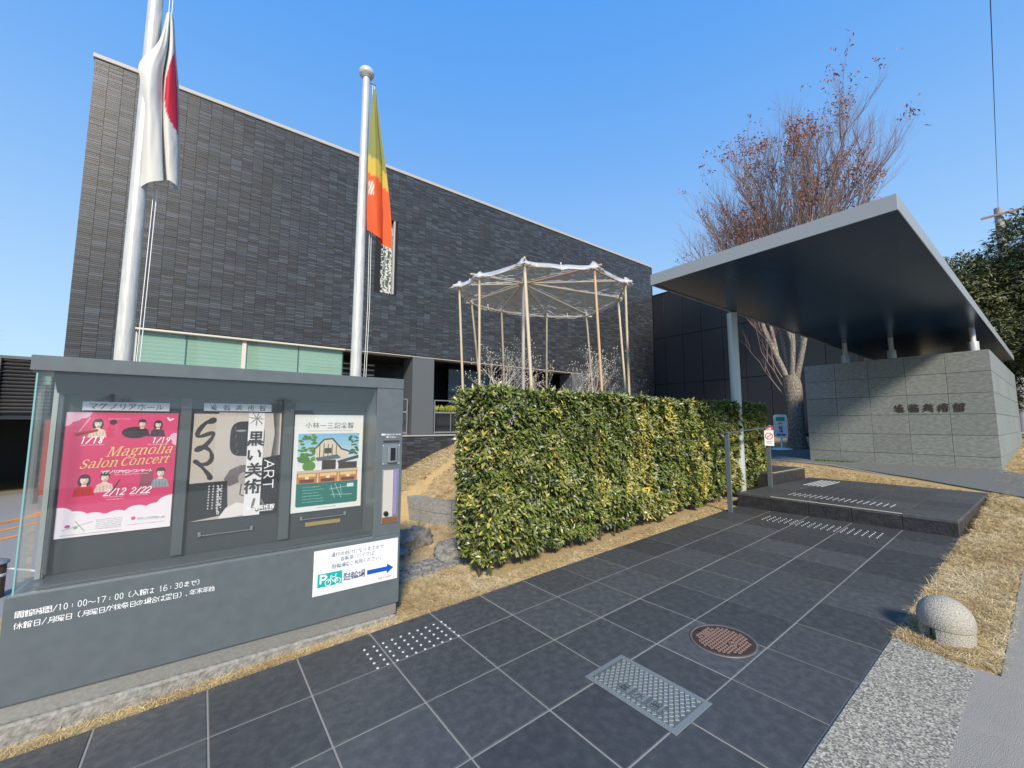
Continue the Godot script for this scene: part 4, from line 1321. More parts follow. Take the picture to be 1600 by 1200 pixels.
func build_museum() -> void:
	var b := thing("museum_building", "long museum building clad in thin dark grey stacked tiles", "building", Vector3(0, 0, 0))
	var top := 9.36
	var bz := WALL_Z - 0.02
	var mb := MB.new()
	for r in [[-2.34, 3.545, 4.02, top], [4.45, 3.545, 17.96, top], [4.02, 3.545, 4.45, 5.385], [4.02, 7.73, 4.45, top], [-2.34, -0.6, -1.33, 3.545], [12.8, -0.4, 17.96, 3.545], [3.05, -0.6, 12.8, 1.05], [-1.33, -0.6, 3.05, 2.2]]:
		mb.box(Vector3(r[0], r[1], bz - 0.35), Vector3(r[2], r[3], bz))
	part("wall", mb, M.bed, b)
	mb = MB.new()
	mb.box(Vector3(-2.34, 3.56, -24.0), Vector3(17.9, top - 0.05, -14.41))
	mb.box(Vector3(-2.34, -0.6, -24.0), Vector3(17.9, 3.54, -14.41))
	mb.box(Vector3(-2.34, 3.56, -14.40), Vector3(17.9, top - 0.02, bz - 0.36))
	part("rear_volume", mb, M.bed, b)
	mb = MB.new()
	mb.box(Vector3(-2.37, top + 0.001, -24.0), Vector3(17.93, top + 0.1, WALL_Z + 0.035), Color.WHITE, 0.01)
	part("coping", mb, M.coping, b)
	mb = MB.new()
	mb.box(Vector3(3.06, 1.051, -12.5), Vector3(12.79, 1.085, WALL_Z + 0.03), Color.WHITE, 0.004)
	part("sill_cap", mb, M.coping, b)
	mb = MB.new()
	mb.box(Vector3(3.1, 3.52, -12.37), Vector3(12.8, 3.544, WALL_Z + 0.004))
	part("lintel_trim", mb, M.coping, b)
	# tiles: stack bond, 229 mm columns, 42 mm courses
	rng.seed = 5
	var pitch_x := 0.2292
	var pitch_y := 0.0425
	var cols := int((17.9 + 2.34) / pitch_x)
	var courses := int((top + 0.6) / pitch_y)
	var pal := []
	for i in 10:
		var l := [0.032, 0.038, 0.043, 0.048, 0.054, 0.062, 0.042, 0.036, 0.051, 0.078][i] as float
		var warm: float = [0.0, 0.1, -0.1, 0.0, -0.1, -0.05, 0.22, 0.18, 0.05, -0.06][i]
		pal.append(Color(l * (0.93 + warm * 0.5), l * 1.02, l * (1.17 - warm * 0.8)))
	var pm := []
	for cc in pal:
		var q: StandardMaterial3D = M.tile.duplicate()
		q.vertex_color_use_as_albedo = false
		q.albedo_color = cc.linear_to_srgb()
		pm.append(q)
	var unit := MB.new()
	unit.xbox(Transform3D(), Vector3(pitch_x - 0.005, pitch_y - 0.005, 0.03), Color.WHITE)
	var unit_mesh := unit.mesh()
	var st := MB.new()
	var lift := noise(77, 0.11, 2)
	var single := 0
	for i in cols:
		var x0 := -2.34 + i * pitch_x
		var run := 0
		var pick := 0
		for j in courses:
			var y0 := -0.6 + j * pitch_y
			if run <= 0:
				run = 1 + int(rng.randf() * rng.randf() * 5.0)
				pick = rng.randi() % pal.size()
				if lift.get_noise_2d(i * 3.0, j * 0.9) > 0.2:
					pick = [5, 4, 8, 9, 3][rng.randi() % 5]
			run -= 1
			var pk: int = pick if rng.randf() < 0.22 else rng.randi() % pal.size()
			var proud := rng.randf_range(0.0, 0.009)
			var skip := false
			for o in openings:
				if x0 + pitch_x - 0.02 > o.position.x and x0 + 0.02 < o.end.x and y0 + pitch_y - 0.006 > o.position.y and y0 + 0.006 < o.end.y:
					skip = true
			if skip or y0 + pitch_y > top:
				continue
			# hidden courses behind the ground and the mound are left out
			if y0 < -0.35:
				continue
			var cx := x0 + pitch_x / 2.0
			var cy := y0 + pitch_y / 2.0
			if i < 5 and cy > 5.6 and single < 300 and (i < 4 or cy > 6.5):
				single += 1
				placed("tile", unit_mesh, pm[pk], b, Transform3D(Basis(), Vector3(cx, cy, WALL_Z - 0.018 + proud)))
			else:
				var lo := Vector3(x0 + 0.0025, y0 + 0.0025, WALL_Z - 0.021)
				var hi := Vector3(x0 + pitch_x - 0.0025, y0 + pitch_y - 0.0025, WALL_Z - 0.003 + proud)
				for ob in openings:
					if hi.x > ob.position.x and lo.x < ob.end.x and hi.y > ob.position.y and lo.y < ob.end.y:
						if hi.x > ob.end.x and lo.x < ob.end.x and lo.x > ob.position.x:
							lo.x = ob.end.x
						elif lo.x < ob.position.x:
							hi.x = ob.position.x
				var cl: Color = pal[pk]
				var A := Vector3(lo.x, lo.y, hi.z)
				var B := Vector3(hi.x, lo.y, hi.z)
				var C := Vector3(hi.x, hi.y, hi.z)
				var D := Vector3(lo.x, hi.y, hi.z)
				var back := Vector3(0, 0, lo.z - hi.z)
				st.quad(A, B, C, D, cl)
				st.quad(A + back, B + back, B, A, cl)
				st.quad(D, C, C + back, D + back, cl)
				st.quad(A + back, A, D, D + back, cl)
				st.quad(B, B + back, C + back, C, cl)
	part("tiles", st, M.tile, b, "stuff")
	# slit window with a leaf lattice
	mb = MB.new()
	mb.box(Vector3(4.02, 5.385, -12.34), Vector3(4.45, 7.73, -12.3))
	var sl := part("slit_window", mb, mat(0.2, 0.24, 0.23, 0.2), b)
	mb = MB.new()
	mb.box(Vector3(4.405, 5.386, -12.3), Vector3(4.449, 7.729, WALL_Z - 0.0), Color.WHITE, 0.003)
	part("window_frame", mb, mat(0.4, 0.42, 0.41, 0.4), sl)
	mb = MB.new()
	rng.seed = 15
	for s in 3:
		var x := 4.09 + 0.13 * s
		var pts := []
		for k in 24:
			pts.append(Vector3(x + 0.045 * sin(k * 0.9 + s), 5.4 + k * 0.095, -12.1))
		var rr := []
		for k in 24:
			rr.append(0.008)
		mb.tube(pts, rr, 5)
		for k in 46:
			var y := 5.42 + rng.randf() * 2.15
			var d := Vector2.from_angle(rng.randf() * TAU) * 0.055
			var w := d.orthogonal() * 0.38
			var c := Vector3(clampf(x + rng.randf_range(-0.05, 0.05), 4.07, 4.35), y, -12.1 + rng.randf_range(0, 0.012))
			mb.quad_out(c - Vector3(d.x, d.y, 0), c + Vector3(w.x, w.y, 0.004), c + Vector3(d.x, d.y, 0), c - Vector3(w.x, w.y, -0.004), Vector3.BACK)
	part("leaf_lattice", mb, mat(0.62, 0.62, 0.58, 0.5), sl)
	# ribbon window with green glass and blinds
	var wz := WALL_Z - 0.12
	mb = MB.new()
	mb.box(Vector3(-1.33, 3.5, wz - 0.05), Vector3(3.09, 3.544, WALL_Z + 0.02), Color.WHITE, 0.004)
	var rw := part("ribbon_window", mb, mat(0.6, 0.56, 0.5, 0.5), b)
	for x in [-1.315, 0.713]:
		mb = MB.new()
		mb.box(Vector3(x - 0.045, 2.2, wz - 0.04), Vector3(x + 0.045, 3.499, wz + 0.05), Color.WHITE, 0.004)
		part("mullion", mb, mat(0.6, 0.56, 0.5, 0.5), rw)
	for x in [-0.42, 1.93, 3.06]:
		mb = MB.new()
		mb.box(Vector3(x - 0.012, 2.2, wz - 0.02), Vector3(x + 0.012, 3.499, wz + 0.012))
		part("glazing_bar", mb, mat(0.05, 0.1, 0.1, 0.3), rw)
	for pr in [[-1.27, -0.432], [-0.408, 0.668], [0.758, 1.918], [1.942, 3.048]]:
		mb = MB.new()
		mb.box(Vector3(pr[0], 2.2, wz - 0.006), Vector3(pr[1], 3.498, wz))
		part("pane", mb, M.glass_green, rw)
	mb = MB.new()
	mb.box(Vector3(3.052, 2.2, -13.2), Vector3(3.058, 3.5, wz - 0.03))
	part("return_pane", mb, M.glass_green, rw)
	for k in 14:
		mb = MB.new()
		var y := 2.22 + k * 0.092
		mb.xbox(Transform3D(Basis(Vector3.RIGHT, 0.9), Vector3(0.86, y, wz - 0.16)), Vector3(4.3, 0.05, 0.004))
		part("blind_slat", mb, M.blind, rw)
	mb = MB.new()
	mb.box(Vector3(-1.32, 2.2, -12.78), Vector3(3.05, 3.55, -12.74))
	part("blind_backing", mb, M.blind_back, rw)
	# covered terrace behind the railing
	mb = MB.new()
	mb.box(Vector3(3.06, 1.0, -14.4), Vector3(12.8, 1.049, -12.38))
	part("terrace_floor", mb, M.concrete, b)
	mb = MB.new()
	mb.box(Vector3(3.06, 1.05, -14.4), Vector3(12.8, 3.55, -14.2))
	part("terrace_wall", mb, M.panel[0], b)
	var tt := MB.new()
	rng.seed = 19
	for i in 42:
		for j in 30:
			var lo2 := Vector3(3.07 + i * 0.2292, 1.06 + j * 0.083, -14.199)
			if lo2.x > 12.5:
				continue
			var cl2: Color = pal[rng.randi() % 9]
			tt.box(lo2, lo2 + Vector3(0.222, 0.077, 0.01 + rng.randf() * 0.008), cl2)
	part("terrace_tiles", tt, M.tile, b, "stuff")
	for cx in [[5.13, 5.86], [12.1, 12.78]]:
		mb = MB.new()
		mb.box(Vector3(cx[0], 1.086, -12.75), Vector3(cx[1], 3.519, WALL_Z - 0.004), Color.WHITE, 0.006)
		part("pillar", mb, mat(0.1, 0.112, 0.125, 0.45), b)
	mb = MB.new()
	mb.box(Vector3(6.9, 1.05, -13.02), Vector3(12.0, 3.54, -12.98))
	part("glass_wall", mb, M.glass_dark, b)
	for k in 5:
		mb = MB.new()
		mb.xbox(Transform3D(Basis(Vector3.RIGHT, 0.5), Vector3(3.75, 3.33 - k * 0.16, -13.3)), Vector3(1.2, 0.02, 0.1))
		part("louvre", mb, M.white, b)
	# railing bays
	for rb in [[3.1, 5.02], [5.95, 8.3], [8.34, 10.2], [10.24, 12.05]]:
		mb = MB.new()
		var rz := WALL_Z - 0.12
		for y in [2.19, 1.8, 1.16]:
			mb.bar(Vector3(rb[0], y, rz), Vector3(rb[1], y, rz), 0.03, 0.03 if y > 2.0 else 0.05, Color.WHITE, 0.003)
		for x in [rb[0], rb[1]]:
			mb.bar(Vector3(x, 1.086, rz), Vector3(x, 2.19, rz), 0.05, 0.03, Color.WHITE, 0.003)
		var n := int((rb[1] - rb[0]) / 0.62)
		for k in n:
			var x2: float = rb[0] + (k + 1) * (rb[1] - rb[0]) / (n + 1)
			mb.bar(Vector3(x2, 1.16, rz), Vector3(x2, 1.8, rz), 0.03, 0.02)
		part("railing", mb, mat(0.24, 0.26, 0.27, 0.4, 0.3), b)
	# strip of yellow-green plants in a trough behind the railing
	mb = MB.new()
	mb.box(Vector3(5.98, 1.05, -13.0), Vector3(8.2, 1.86, -12.7))
	part("planter_trough", mb, M.recess, b)
	var lm := leaf_mesh()
	var xf := []
	var cl3 := []
	rng.seed = 33
	for k in 500:
		var dirv := Vector3(rng.randf_range(-0.6, 0.6), 1.0, rng.randf_range(-0.3, 0.6)).normalized()
		xf.append(leaf_xf(Vector3(rng.randf_range(6.0, 8.2), rng.randf_range(1.84, 1.92), rng.randf_range(-12.95, -12.72)), dirv, Vector3(rng.randf() - 0.5, 0.3, 1), rng.randf_range(0.1, 0.2)))
		cl3.append(Color(0.38, 0.36, 0.06).lerp(Color(0.2, 0.26, 0.05), rng.randf()))
	flock("planter_leaves", lm, M.leaf, xf, cl3, b)

func build_annex() -> void:
	var b := thing("annex_building", "dark charcoal panelled annex meeting the end of the tiled wall", "building", Vector3.ZERO)
	var mb := MB.new()
	mb.box(Vector3(17.93, 0.2, -12.0), Vector3(28, 7.86, -3.9))
	part("core", mb, M.joint, b)
	mb = MB.new()
	mb.box(Vector3(17.9, 7.861, -12.0), Vector3(28, 7.93, -3.86), Color.WHITE, 0.01)
	part("coping", mb, M.panel[2], b)
	mb = MB.new()
	mb.box(Vector3(17.85, 0.3, -12.0), Vector3(17.929, 0.96, -3.9))
	part("plinth", mb, mat(0.42, 0.39, 0.32, 0.8), b)
	rng.seed = 3
	var zl := [-12.0, -11.37, -10.45, -9.53, -8.6, -7.69, -6.78, -5.87, -4.96, -4.05]
	var yl := [1.06, 3.35, 5.63, 7.86]
	for i in zl.size() - 1:
		for j in 3:
			mb = MB.new()
			mb.box(Vector3(17.897 - rng.randf() * 0.002, yl[j] + 0.013, zl[i] + 0.012), Vector3(17.931, yl[j + 1] - 0.013, zl[i + 1] - 0.012), Color.WHITE, 0.003)
			part("panel", mb, M.panel[rng.randi() % 3], b)

# ---------------------------------------------------------------- stone wall and canopy
func build_stone_wall() -> void:
	var x0 := 11.6
	var z1 := -0.71
	var z0 := -3.66
	var top := 2.82
	var b := thing("stone_wall", "freestanding grey stone slab wall with the museum name under the canopy", "wall", Vector3.ZERO)
	var mb := MB.new()
	mb.box(Vector3(x0 + 0.025, 0.2, z0 + 0.02), Vector3(18.4, top - 0.004, z1 - 0.025))
	part("core", mb, M.joint, b)
	rng.seed = 8
	var joint := 0.004
	for i in 5:
		for j in 6:
			var za := z0 + 0.59 * i
			var yt := top - 0.4 * j
			mb = MB.new()
			mb.box(Vector3(x0 + rng.randf() * 0.002, yt - 0.4 + joint if j < 5 else 0.35, za + joint), Vector3(x0 + 0.024, yt - joint * 0.5, za + 0.59 - joint * 0.3), Color.WHITE, 0.003)
			part("slab", mb, M.stone[rng.randi() % 4], b)
	for i in 10:
		for j in 6:
			var xa := x0 + 0.026 + 0.677 * i
			var yt2 := top - 0.4 * j
			mb = MB.new()
			mb.box(Vector3(xa + joint * 0.3, yt2 - 0.4 + joint if j < 5 else 0.4, z1 - 0.024), Vector3(xa + 0.677 - joint, yt2 - joint * 0.5, z1 - rng.randf() * 0.002), Color.WHITE, 0.003)
			part("slab", mb, M.stone[rng.randi() % 4], b)
	var bronze := mat(0.05, 0.035, 0.03, 0.5)
	for k in 5:
		mb = MB.new()
		letter_strokes(mb, "逸翁美術館"[k], Vector3(x0 - 0.003, 1.69, -2.08 + k * 0.213), Vector3(0, 0, 1), Vector3.UP, 0.15, 0.12, 1.0, 0.012)
		part("letter", mb, bronze, b)
	# moss at the foot
	var ms := thing("moss_patch", "green moss growing along the foot of the stone wall", "moss", Vector3(11.5, gy(11.5, -3.1), -3.1))
	ms.set_meta("kind", "stuff")
	mb = MB.new()
	rng.seed = 12
	for k in 160:
		var t := rng.randf()
		var c := Vector3(rng.randf_range(-0.06, 0.085) , 0.012, lerpf(-0.42, 0.3, t))
		mb.xbox(Transform3D(Basis.from_euler(Vector3(rng.randf(), rng.randf() * 6.0, rng.randf())), c), Vector3.ONE * rng.randf_range(0.015, 0.05), Color.WHITE, 0.01)
	part("moss", mb, M.moss, ms)

func build_canopy() -> void:
	var b := thing("entrance_canopy", "thin flat entrance canopy with dark glossy soffit and pale edge", "canopy", Vector3.ZERO)
	var x0 := 4.74
	var x1 := 19.1
	var z0 := -3.2
	var z1 := -0.715
	var yb := 3.3
	var mb := MB.new()
	mb.box(Vector3(x0 + 0.012, yb + 0.02, z0 + 0.012), Vector3(x1 - 0.012, yb + 0.05, z1 - 0.012))
	part("soffit", mb, M.soffit, b)
	mb = MB.new()
	mb.box(Vector3(x0 + 0.01, yb + 0.051, z0 + 0.01), Vector3(x1 - 0.01, yb + 0.14, z1 - 0.01))
	part("roof_deck", mb, M.fascia, b)
	for f in [[Vector3(x0, yb, z0), Vector3(x0 + 0.009, yb + 0.15, z1)], [Vector3(x1 - 0.009, yb, z0), Vector3(x1, yb + 0.15, z1)], [Vector3(x0 + 0.0095, yb, z0), Vector3(x1 - 0.0095, yb + 0.15, z0 + 0.009)], [Vector3(x0 + 0.0095, yb, z1 - 0.009), Vector3(x1 - 0.0095, yb + 0.15, z1)]]:
		mb = MB.new()
		mb.box(f[0], f[1], Color.WHITE, 0.002)
		part("fascia", mb, M.fascia, b)
	for xs in [9.6, 14.4]:
		mb = MB.new()
		mb.box(Vector3(xs, yb + 0.0185, z0 + 0.02), Vector3(xs + 0.006, yb + 0.0198, z1 - 0.02))
		part("soffit_joint", mb, M.joint, b)
	mb = MB.new()
	mb.lathe([Vector2(0.078, 0.0), Vector2(0.078, yb - 0.3)], 28, Transform3D(Basis(), Vector3(7.06, 0.3, -3.215)))
	part("column", mb, M.column, b)
	for q in [[12.0, -2.94], [12.0, -2.13], [12.0, -0.93]]:
		mb = MB.new()
		mb.lathe([Vector2(0.078, 0.0), Vector2(0.078, 0.22), Vector2(0.045, 0.225), Vector2(0.045, yb + 0.02 - 2.816)], 24, Transform3D(Basis(), Vector3(q[0], 2.816, q[1])))
		part("short_post", mb, M.column, b)

# ---------------------------------------------------------------- leaves, hedge, lawn
func leaf_mesh() -> ArrayMesh:
	# one lanceolate leaf, 1 long along +y, folded on its midrib, tip drooping
	var mb := MB.new()
	var base := Vector3(0, 0, 0)
	var m1 := Vector3(0, 0.3, -0.02)
	var m2 := Vector3(0, 0.7, -0.035)
	var tip := Vector3(0, 1.0, -0.1)
	for s in [-1.0, 1.0]:
		var e1 := Vector3(0.17 * s, 0.32, 0.04)
		var e2 := Vector3(0.15 * s, 0.68, 0.02)
		mb.tri(base, e1, m1, Vector3.BACK)
		mb.quad_out(m1, e1, e2, m2, Vector3.BACK)
		mb.tri(m2, e2, tip, Vector3.BACK)
	return mb.mesh()

func leaf_xf(at: Vector3, dir: Vector3, face: Vector3, l: float) -> Transform3D:
	var y := dir.normalized()
	var x := y.cross(face)
	if x.length_squared() < 1e-6:
		x = y.cross(Vector3(0.3, 0.8, 0.5))
	x = x.normalized()
	return Transform3D(Basis(x * l, y * l, x.cross(y) * l), at)

func build_hedge() -> void:
	var x0 := 2.05
	var x1 := 7.98
	var zf := -3.17
	var zb := -3.66
	var h := thing("hedge", "clipped evergreen hedge with glossy green and yellow leaves along the walkway", "hedge", Vector3.ZERO)
	rng.seed = 77
	# stems at the foot and twigs inside
	for k in 27:
		var x := x0 + 0.08 + k * 0.228 + rng.randf_range(-0.04, 0.04)
		var z := lerpf(zf, zb, rng.randf_range(0.2, 0.5))
		var g := gy(x, z)
		var mb := MB.new()
		var p := [Vector3(x, g - 0.05, z)]
		var r := [rng.randf_range(0.011, 0.017)]
		for s in 5:
			p.append(p[-1] + Vector3(rng.randf_range(-0.04, 0.04), 0.26, rng.randf_range(-0.03, 0.03)))
			r.append(r[-1] * 0.85)
		mb.tube(p, r, 6)
		for s in 10:
			var a: Vector3 = p[1 + s % 4] + Vector3(0, rng.randf() * 0.2, 0)
			mb.tube([a, a + Vector3(rng.randf_range(-0.12, 0.12), rng.randf_range(0.05, 0.18), rng.randf_range(-0.08, 0.2))], [0.006, 0.003], 4, Color.WHITE, false)
		part("stem", mb, M.stem, h)
	var lm := leaf_mesh()
	var nz := noise(201, 0.9, 2)
	var yl := noise(205, 0.55, 2)
	var tops := noise(207, 0.8, 2)
	var pal := [Color(0.058, 0.09, 0.02), Color(0.08, 0.118, 0.024), Color(0.108, 0.15, 0.03), Color(0.145, 0.182, 0.038), Color(0.19, 0.21, 0.055), Color(0.27, 0.27, 0.08), Color(0.34, 0.31, 0.08), Color(0.5, 0.42, 0.08), Color(0.24, 0.27, 0.19), Color(0.045, 0.065, 0.022)]
	var pm := []
	for cc in pal:
		var q: StandardMaterial3D = M.leaf.duplicate()
		q.vertex_color_use_as_albedo = false
		q.albedo_color = cc.linear_to_srgb()
		pm.append(q)
	var made := []
	var put := func(c: Vector3, out: Vector3, cnt: int, yellow: float) -> void:
		var axis := (out + Vector3(rng.randf_range(-0.5, 0.5), rng.randf_range(0.0, 0.9), rng.randf_range(-0.5, 0.5))).normalized()
		var sx := axis.cross(Vector3(0.2, 0.9, 0.3)).normalized()
		var sy := sx.cross(axis)
		var ph := rng.randf() * TAU
		var tone := rng.randf()
		for k in cnt:
			var an := ph + TAU * k / cnt + rng.randf_range(-0.3, 0.3)
			var sp := rng.randf_range(0.65, 1.25)
			var d := (axis * cos(sp) + (sx * cos(an) + sy * sin(an)) * sin(sp)).normalized()
			d.y -= 0.22
			var pk := 0
			var rr := rng.randf()
			if rr < yellow:
				pk = 7 if rng.randf() < 0.45 else 6
			elif rr < yellow * 2.0 + 0.12:
				pk = 5 if rng.randf() < 0.5 else 4
			elif rr > 0.95:
				pk = 8
			else:
				pk = clampi(int(tone * 4.2 + rng.randf_range(-0.6, 0.9)), 0, 4) if tone > 0.08 else 9
			made.append([leaf_xf(c + axis * rng.randf_range(0.0, 0.02), d, axis + Vector3.UP * 0.5, rng.randf_range(0.04, 0.088)), pk])
	var yellow_at := func(x: float, y: float) -> float:
		var v := clampf((yl.get_noise_2d(x * 2.2, y * 1.5) - 0.14) * 1.1, 0.0, 0.4) + 0.012
		if x < 2.5 and y < 0.9:
			v += 0.1
		if absf(x - 5.7) < 0.18:
			v += 0.16
		return v
	# front and back faces, two layers each
	for face in 2:
		var n := 6600 if face == 0 else 2200
		for k in n:
			var x := rng.randf_range(x0, x1)
			var ty := rng.randf()
			var g := gy(x, zf)
			var low: float = g + 0.02 + 0.16 * absf(nz.get_noise_2d(x * 3.0, 9.0)) + 0.06
			var hi := 1.77 + 0.03 * tops.get_noise_2d(x * 2.0, 3.0)
			var y := lerpf(low, hi, ty)
			var bulge := 0.07 * nz.get_noise_2d(x * 1.7, y * 1.7)
			if ty < 0.12:
				bulge -= 0.05
			var deep := rng.randf() * rng.randf() * 0.16
			var z := zf + bulge - deep if face == 0 else zb - bulge + deep
			put.call(Vector3(x, y, z), Vector3(0, 0.15, 1.0 if face == 0 else -1.0), 5 + rng.randi() % 3, yellow_at.call(x, y))
	for k in 1500:
		var x2 := rng.randf_range(x0, x1)
		put.call(Vector3(x2, 1.76 + 0.03 * tops.get_noise_2d(x2 * 2.0, 3.0) - rng.randf() * 0.07, rng.randf_range(zb, zf)), Vector3(0, 1, 0.2), 5, 0.06)
	for e in 2:
		for k in 620:
			var y3 := lerpf(gy(x0 if e == 0 else x1, zf) + 0.15, 1.76, rng.randf())
			var xx := x0 + 0.05 * nz.get_noise_2d(y3 * 3.0, 40.0) + rng.randf() * 0.1 if e == 0 else x1 - 0.05 * nz.get_noise_2d(y3 * 3.0, 60.0) - rng.randf() * 0.1
			put.call(Vector3(xx, y3, rng.randf_range(zb, zf)), Vector3(-1.0 if e == 0 else 1.0, 0.1, 0.2), 6, yellow_at.call(xx, y3))
	# the leaves nearest the camera are parts of their own
	var eye := Vector3(0, EYE, 0)
	var order := []
	for i in made.size():
		var o: Vector3 = made[i][0].origin
		if o.z > zf - 0.05 or o.x < x0 + 0.1:
			order.append([o.distance_squared_to(eye) - made[i][0].basis.y.length() * 8.0, i])
	order.sort()
	var picked := {}
	for k in 300:
		var i2: int = order[k * 2][1]
		picked[i2] = true
		placed("leaf", lm, pm[made[i2][1]], h, made[i2][0])
	var xf := []
	var cl := []
	for i in made.size():
		if not picked.has(i):
			xf.append(made[i][0])
			cl.append(pal[made[i][1]])
	flock("foliage", lm, M.leaf, xf, cl, h)
	print("hedge leaves ", made.size())

func tuft_mesh() -> ArrayMesh:
	var mb := MB.new()
	var r := RandomNumberGenerator.new()
	r.seed = 6
	for k in 10:
		var a := r.randf() * TAU
		var lean := Vector3(cos(a), 0, sin(a)) * r.randf_range(0.4, 1.3)
		var b := Vector3(r.randf_range(-0.5, 0.5), 0, r.randf_range(-0.5, 0.5))
		var s := Vector3(-sin(a), 0, cos(a)) * 0.032
		var m := b + lean * 0.45 + Vector3(0, 0.5, 0)
		var t := b + lean + Vector3(0, r.randf_range(0.55, 0.9), 0)
		mb.quad(b - s, b + s, m + s * 0.7, m - s * 0.7)
		mb.tri(m - s * 0.7, m + s * 0.7, t, Vector3.UP)
	return mb.mesh()

func build_lawn() -> void:
	var tm := tuft_mesh()
	var xf := []
	var cl := []
	rng.seed = 303
	var patch := noise(311, 1.2, 3)
	# runs: x from, to, z from, to, count, size
	var runs := [[3.42, 6.4, -0.72, -0.29, 9000, 0.04], [6.4, 11.4, -0.7, -0.29, 5000, 0.045], [9.28, 11.2, -4.6, -0.6, 5200, 0.04], [-1.2, 2.2, -3.075, -2.972, 4200, 0.034], [1.26, 2.2, -3.7, -2.975, 4200, 0.034], [1.9, 7.6, -3.2, -2.972, 5000, 0.022], [-0.9, 4.6, -9.5, -3.45, 15000, 0.04], [6.4, 7.64, -3.6, -2.97, 500, 0.03], [11.6, 19.0, -0.69, -0.29, 1600, 0.05], [2.5, 6.0, -9.5, -4.5, 9000, 0.045], [4.0, 12.0, -11.8, -7.0, 3500, 0.06]]
	for q in runs:
		for k in q[4]:
			var x := rng.randf_range(q[0], q[1])
			var z := rng.randf_range(q[2], q[3])
			if q[0] == 9.28:
				# keep to the strip between landing and asphalt
				var edge := lerpf(11.3, 9.1, clampf((z + 4.4) / 4.0, 0.0, 1.0)) - 0.05
				if x > edge:
					continue
			if x < 1.26 and z < -3.05 and z > -3.45 and x > -0.75:
				continue
			if x < -0.85 and z < -5.2:
				continue
			var p := patch.get_noise_2d(x, z)
			var s: float = q[5] * rng.randf_range(0.6, 1.35)
			xf.append(Transform3D(Basis(Vector3.UP, rng.randf() * TAU) * Basis(Vector3.RIGHT, rng.randf_range(-0.5, 0.5)) * Basis.from_scale(Vector3(s * 1.1, s * rng.randf_range(0.3, 0.7), s * 1.1)), Vector3(x, gy(x, z) - 0.012, z)))
			var base := Color(0.52, 0.39, 0.19).lerp(Color(0.66, 0.53, 0.3), rng.randf())
			if p > 0.25:
				base = base.lerp(Color(0.4, 0.27, 0.14), 0.45)
			if rng.randf() < 0.06:
				base = Color(0.26, 0.17, 0.08)
			elif rng.randf() < 0.035:
				base = Color(0.27, 0.3, 0.1)
			elif p < -0.2:
				base = base.lerp(Color(0.72, 0.62, 0.42), 0.5)
			cl.append(base)
	var o := flock("dry_grass", tm, M.straw, xf, cl, self)
	tag(o, "short straw-coloured winter grass around the walkway and wall", "grass", "", "stuff")
	print("tufts ", xf.size())

# ---------------------------------------------------------------- small things on the walkway
func studs(called: String, label: String, spots: Array, r: float, h: float) -> void:
	var mb := MB.new()
	mb.lathe([Vector2(r, 0.0), Vector2(r * 0.92, h * 0.7), Vector2(r * 0.6, h), Vector2(0.0001, h)], 12)
	var me := mb.mesh()
	var c := Vector3.ZERO
	for s in spots:
		c += s
	c /= spots.size()
	var t := thing(called, label, "tactile paving", c)
	var m := mat(0.52, 0.53, 0.53, 0.35, 0.2)
	for s in spots:
		placed("stud", me, m, t, Transform3D(Basis(), s - c))

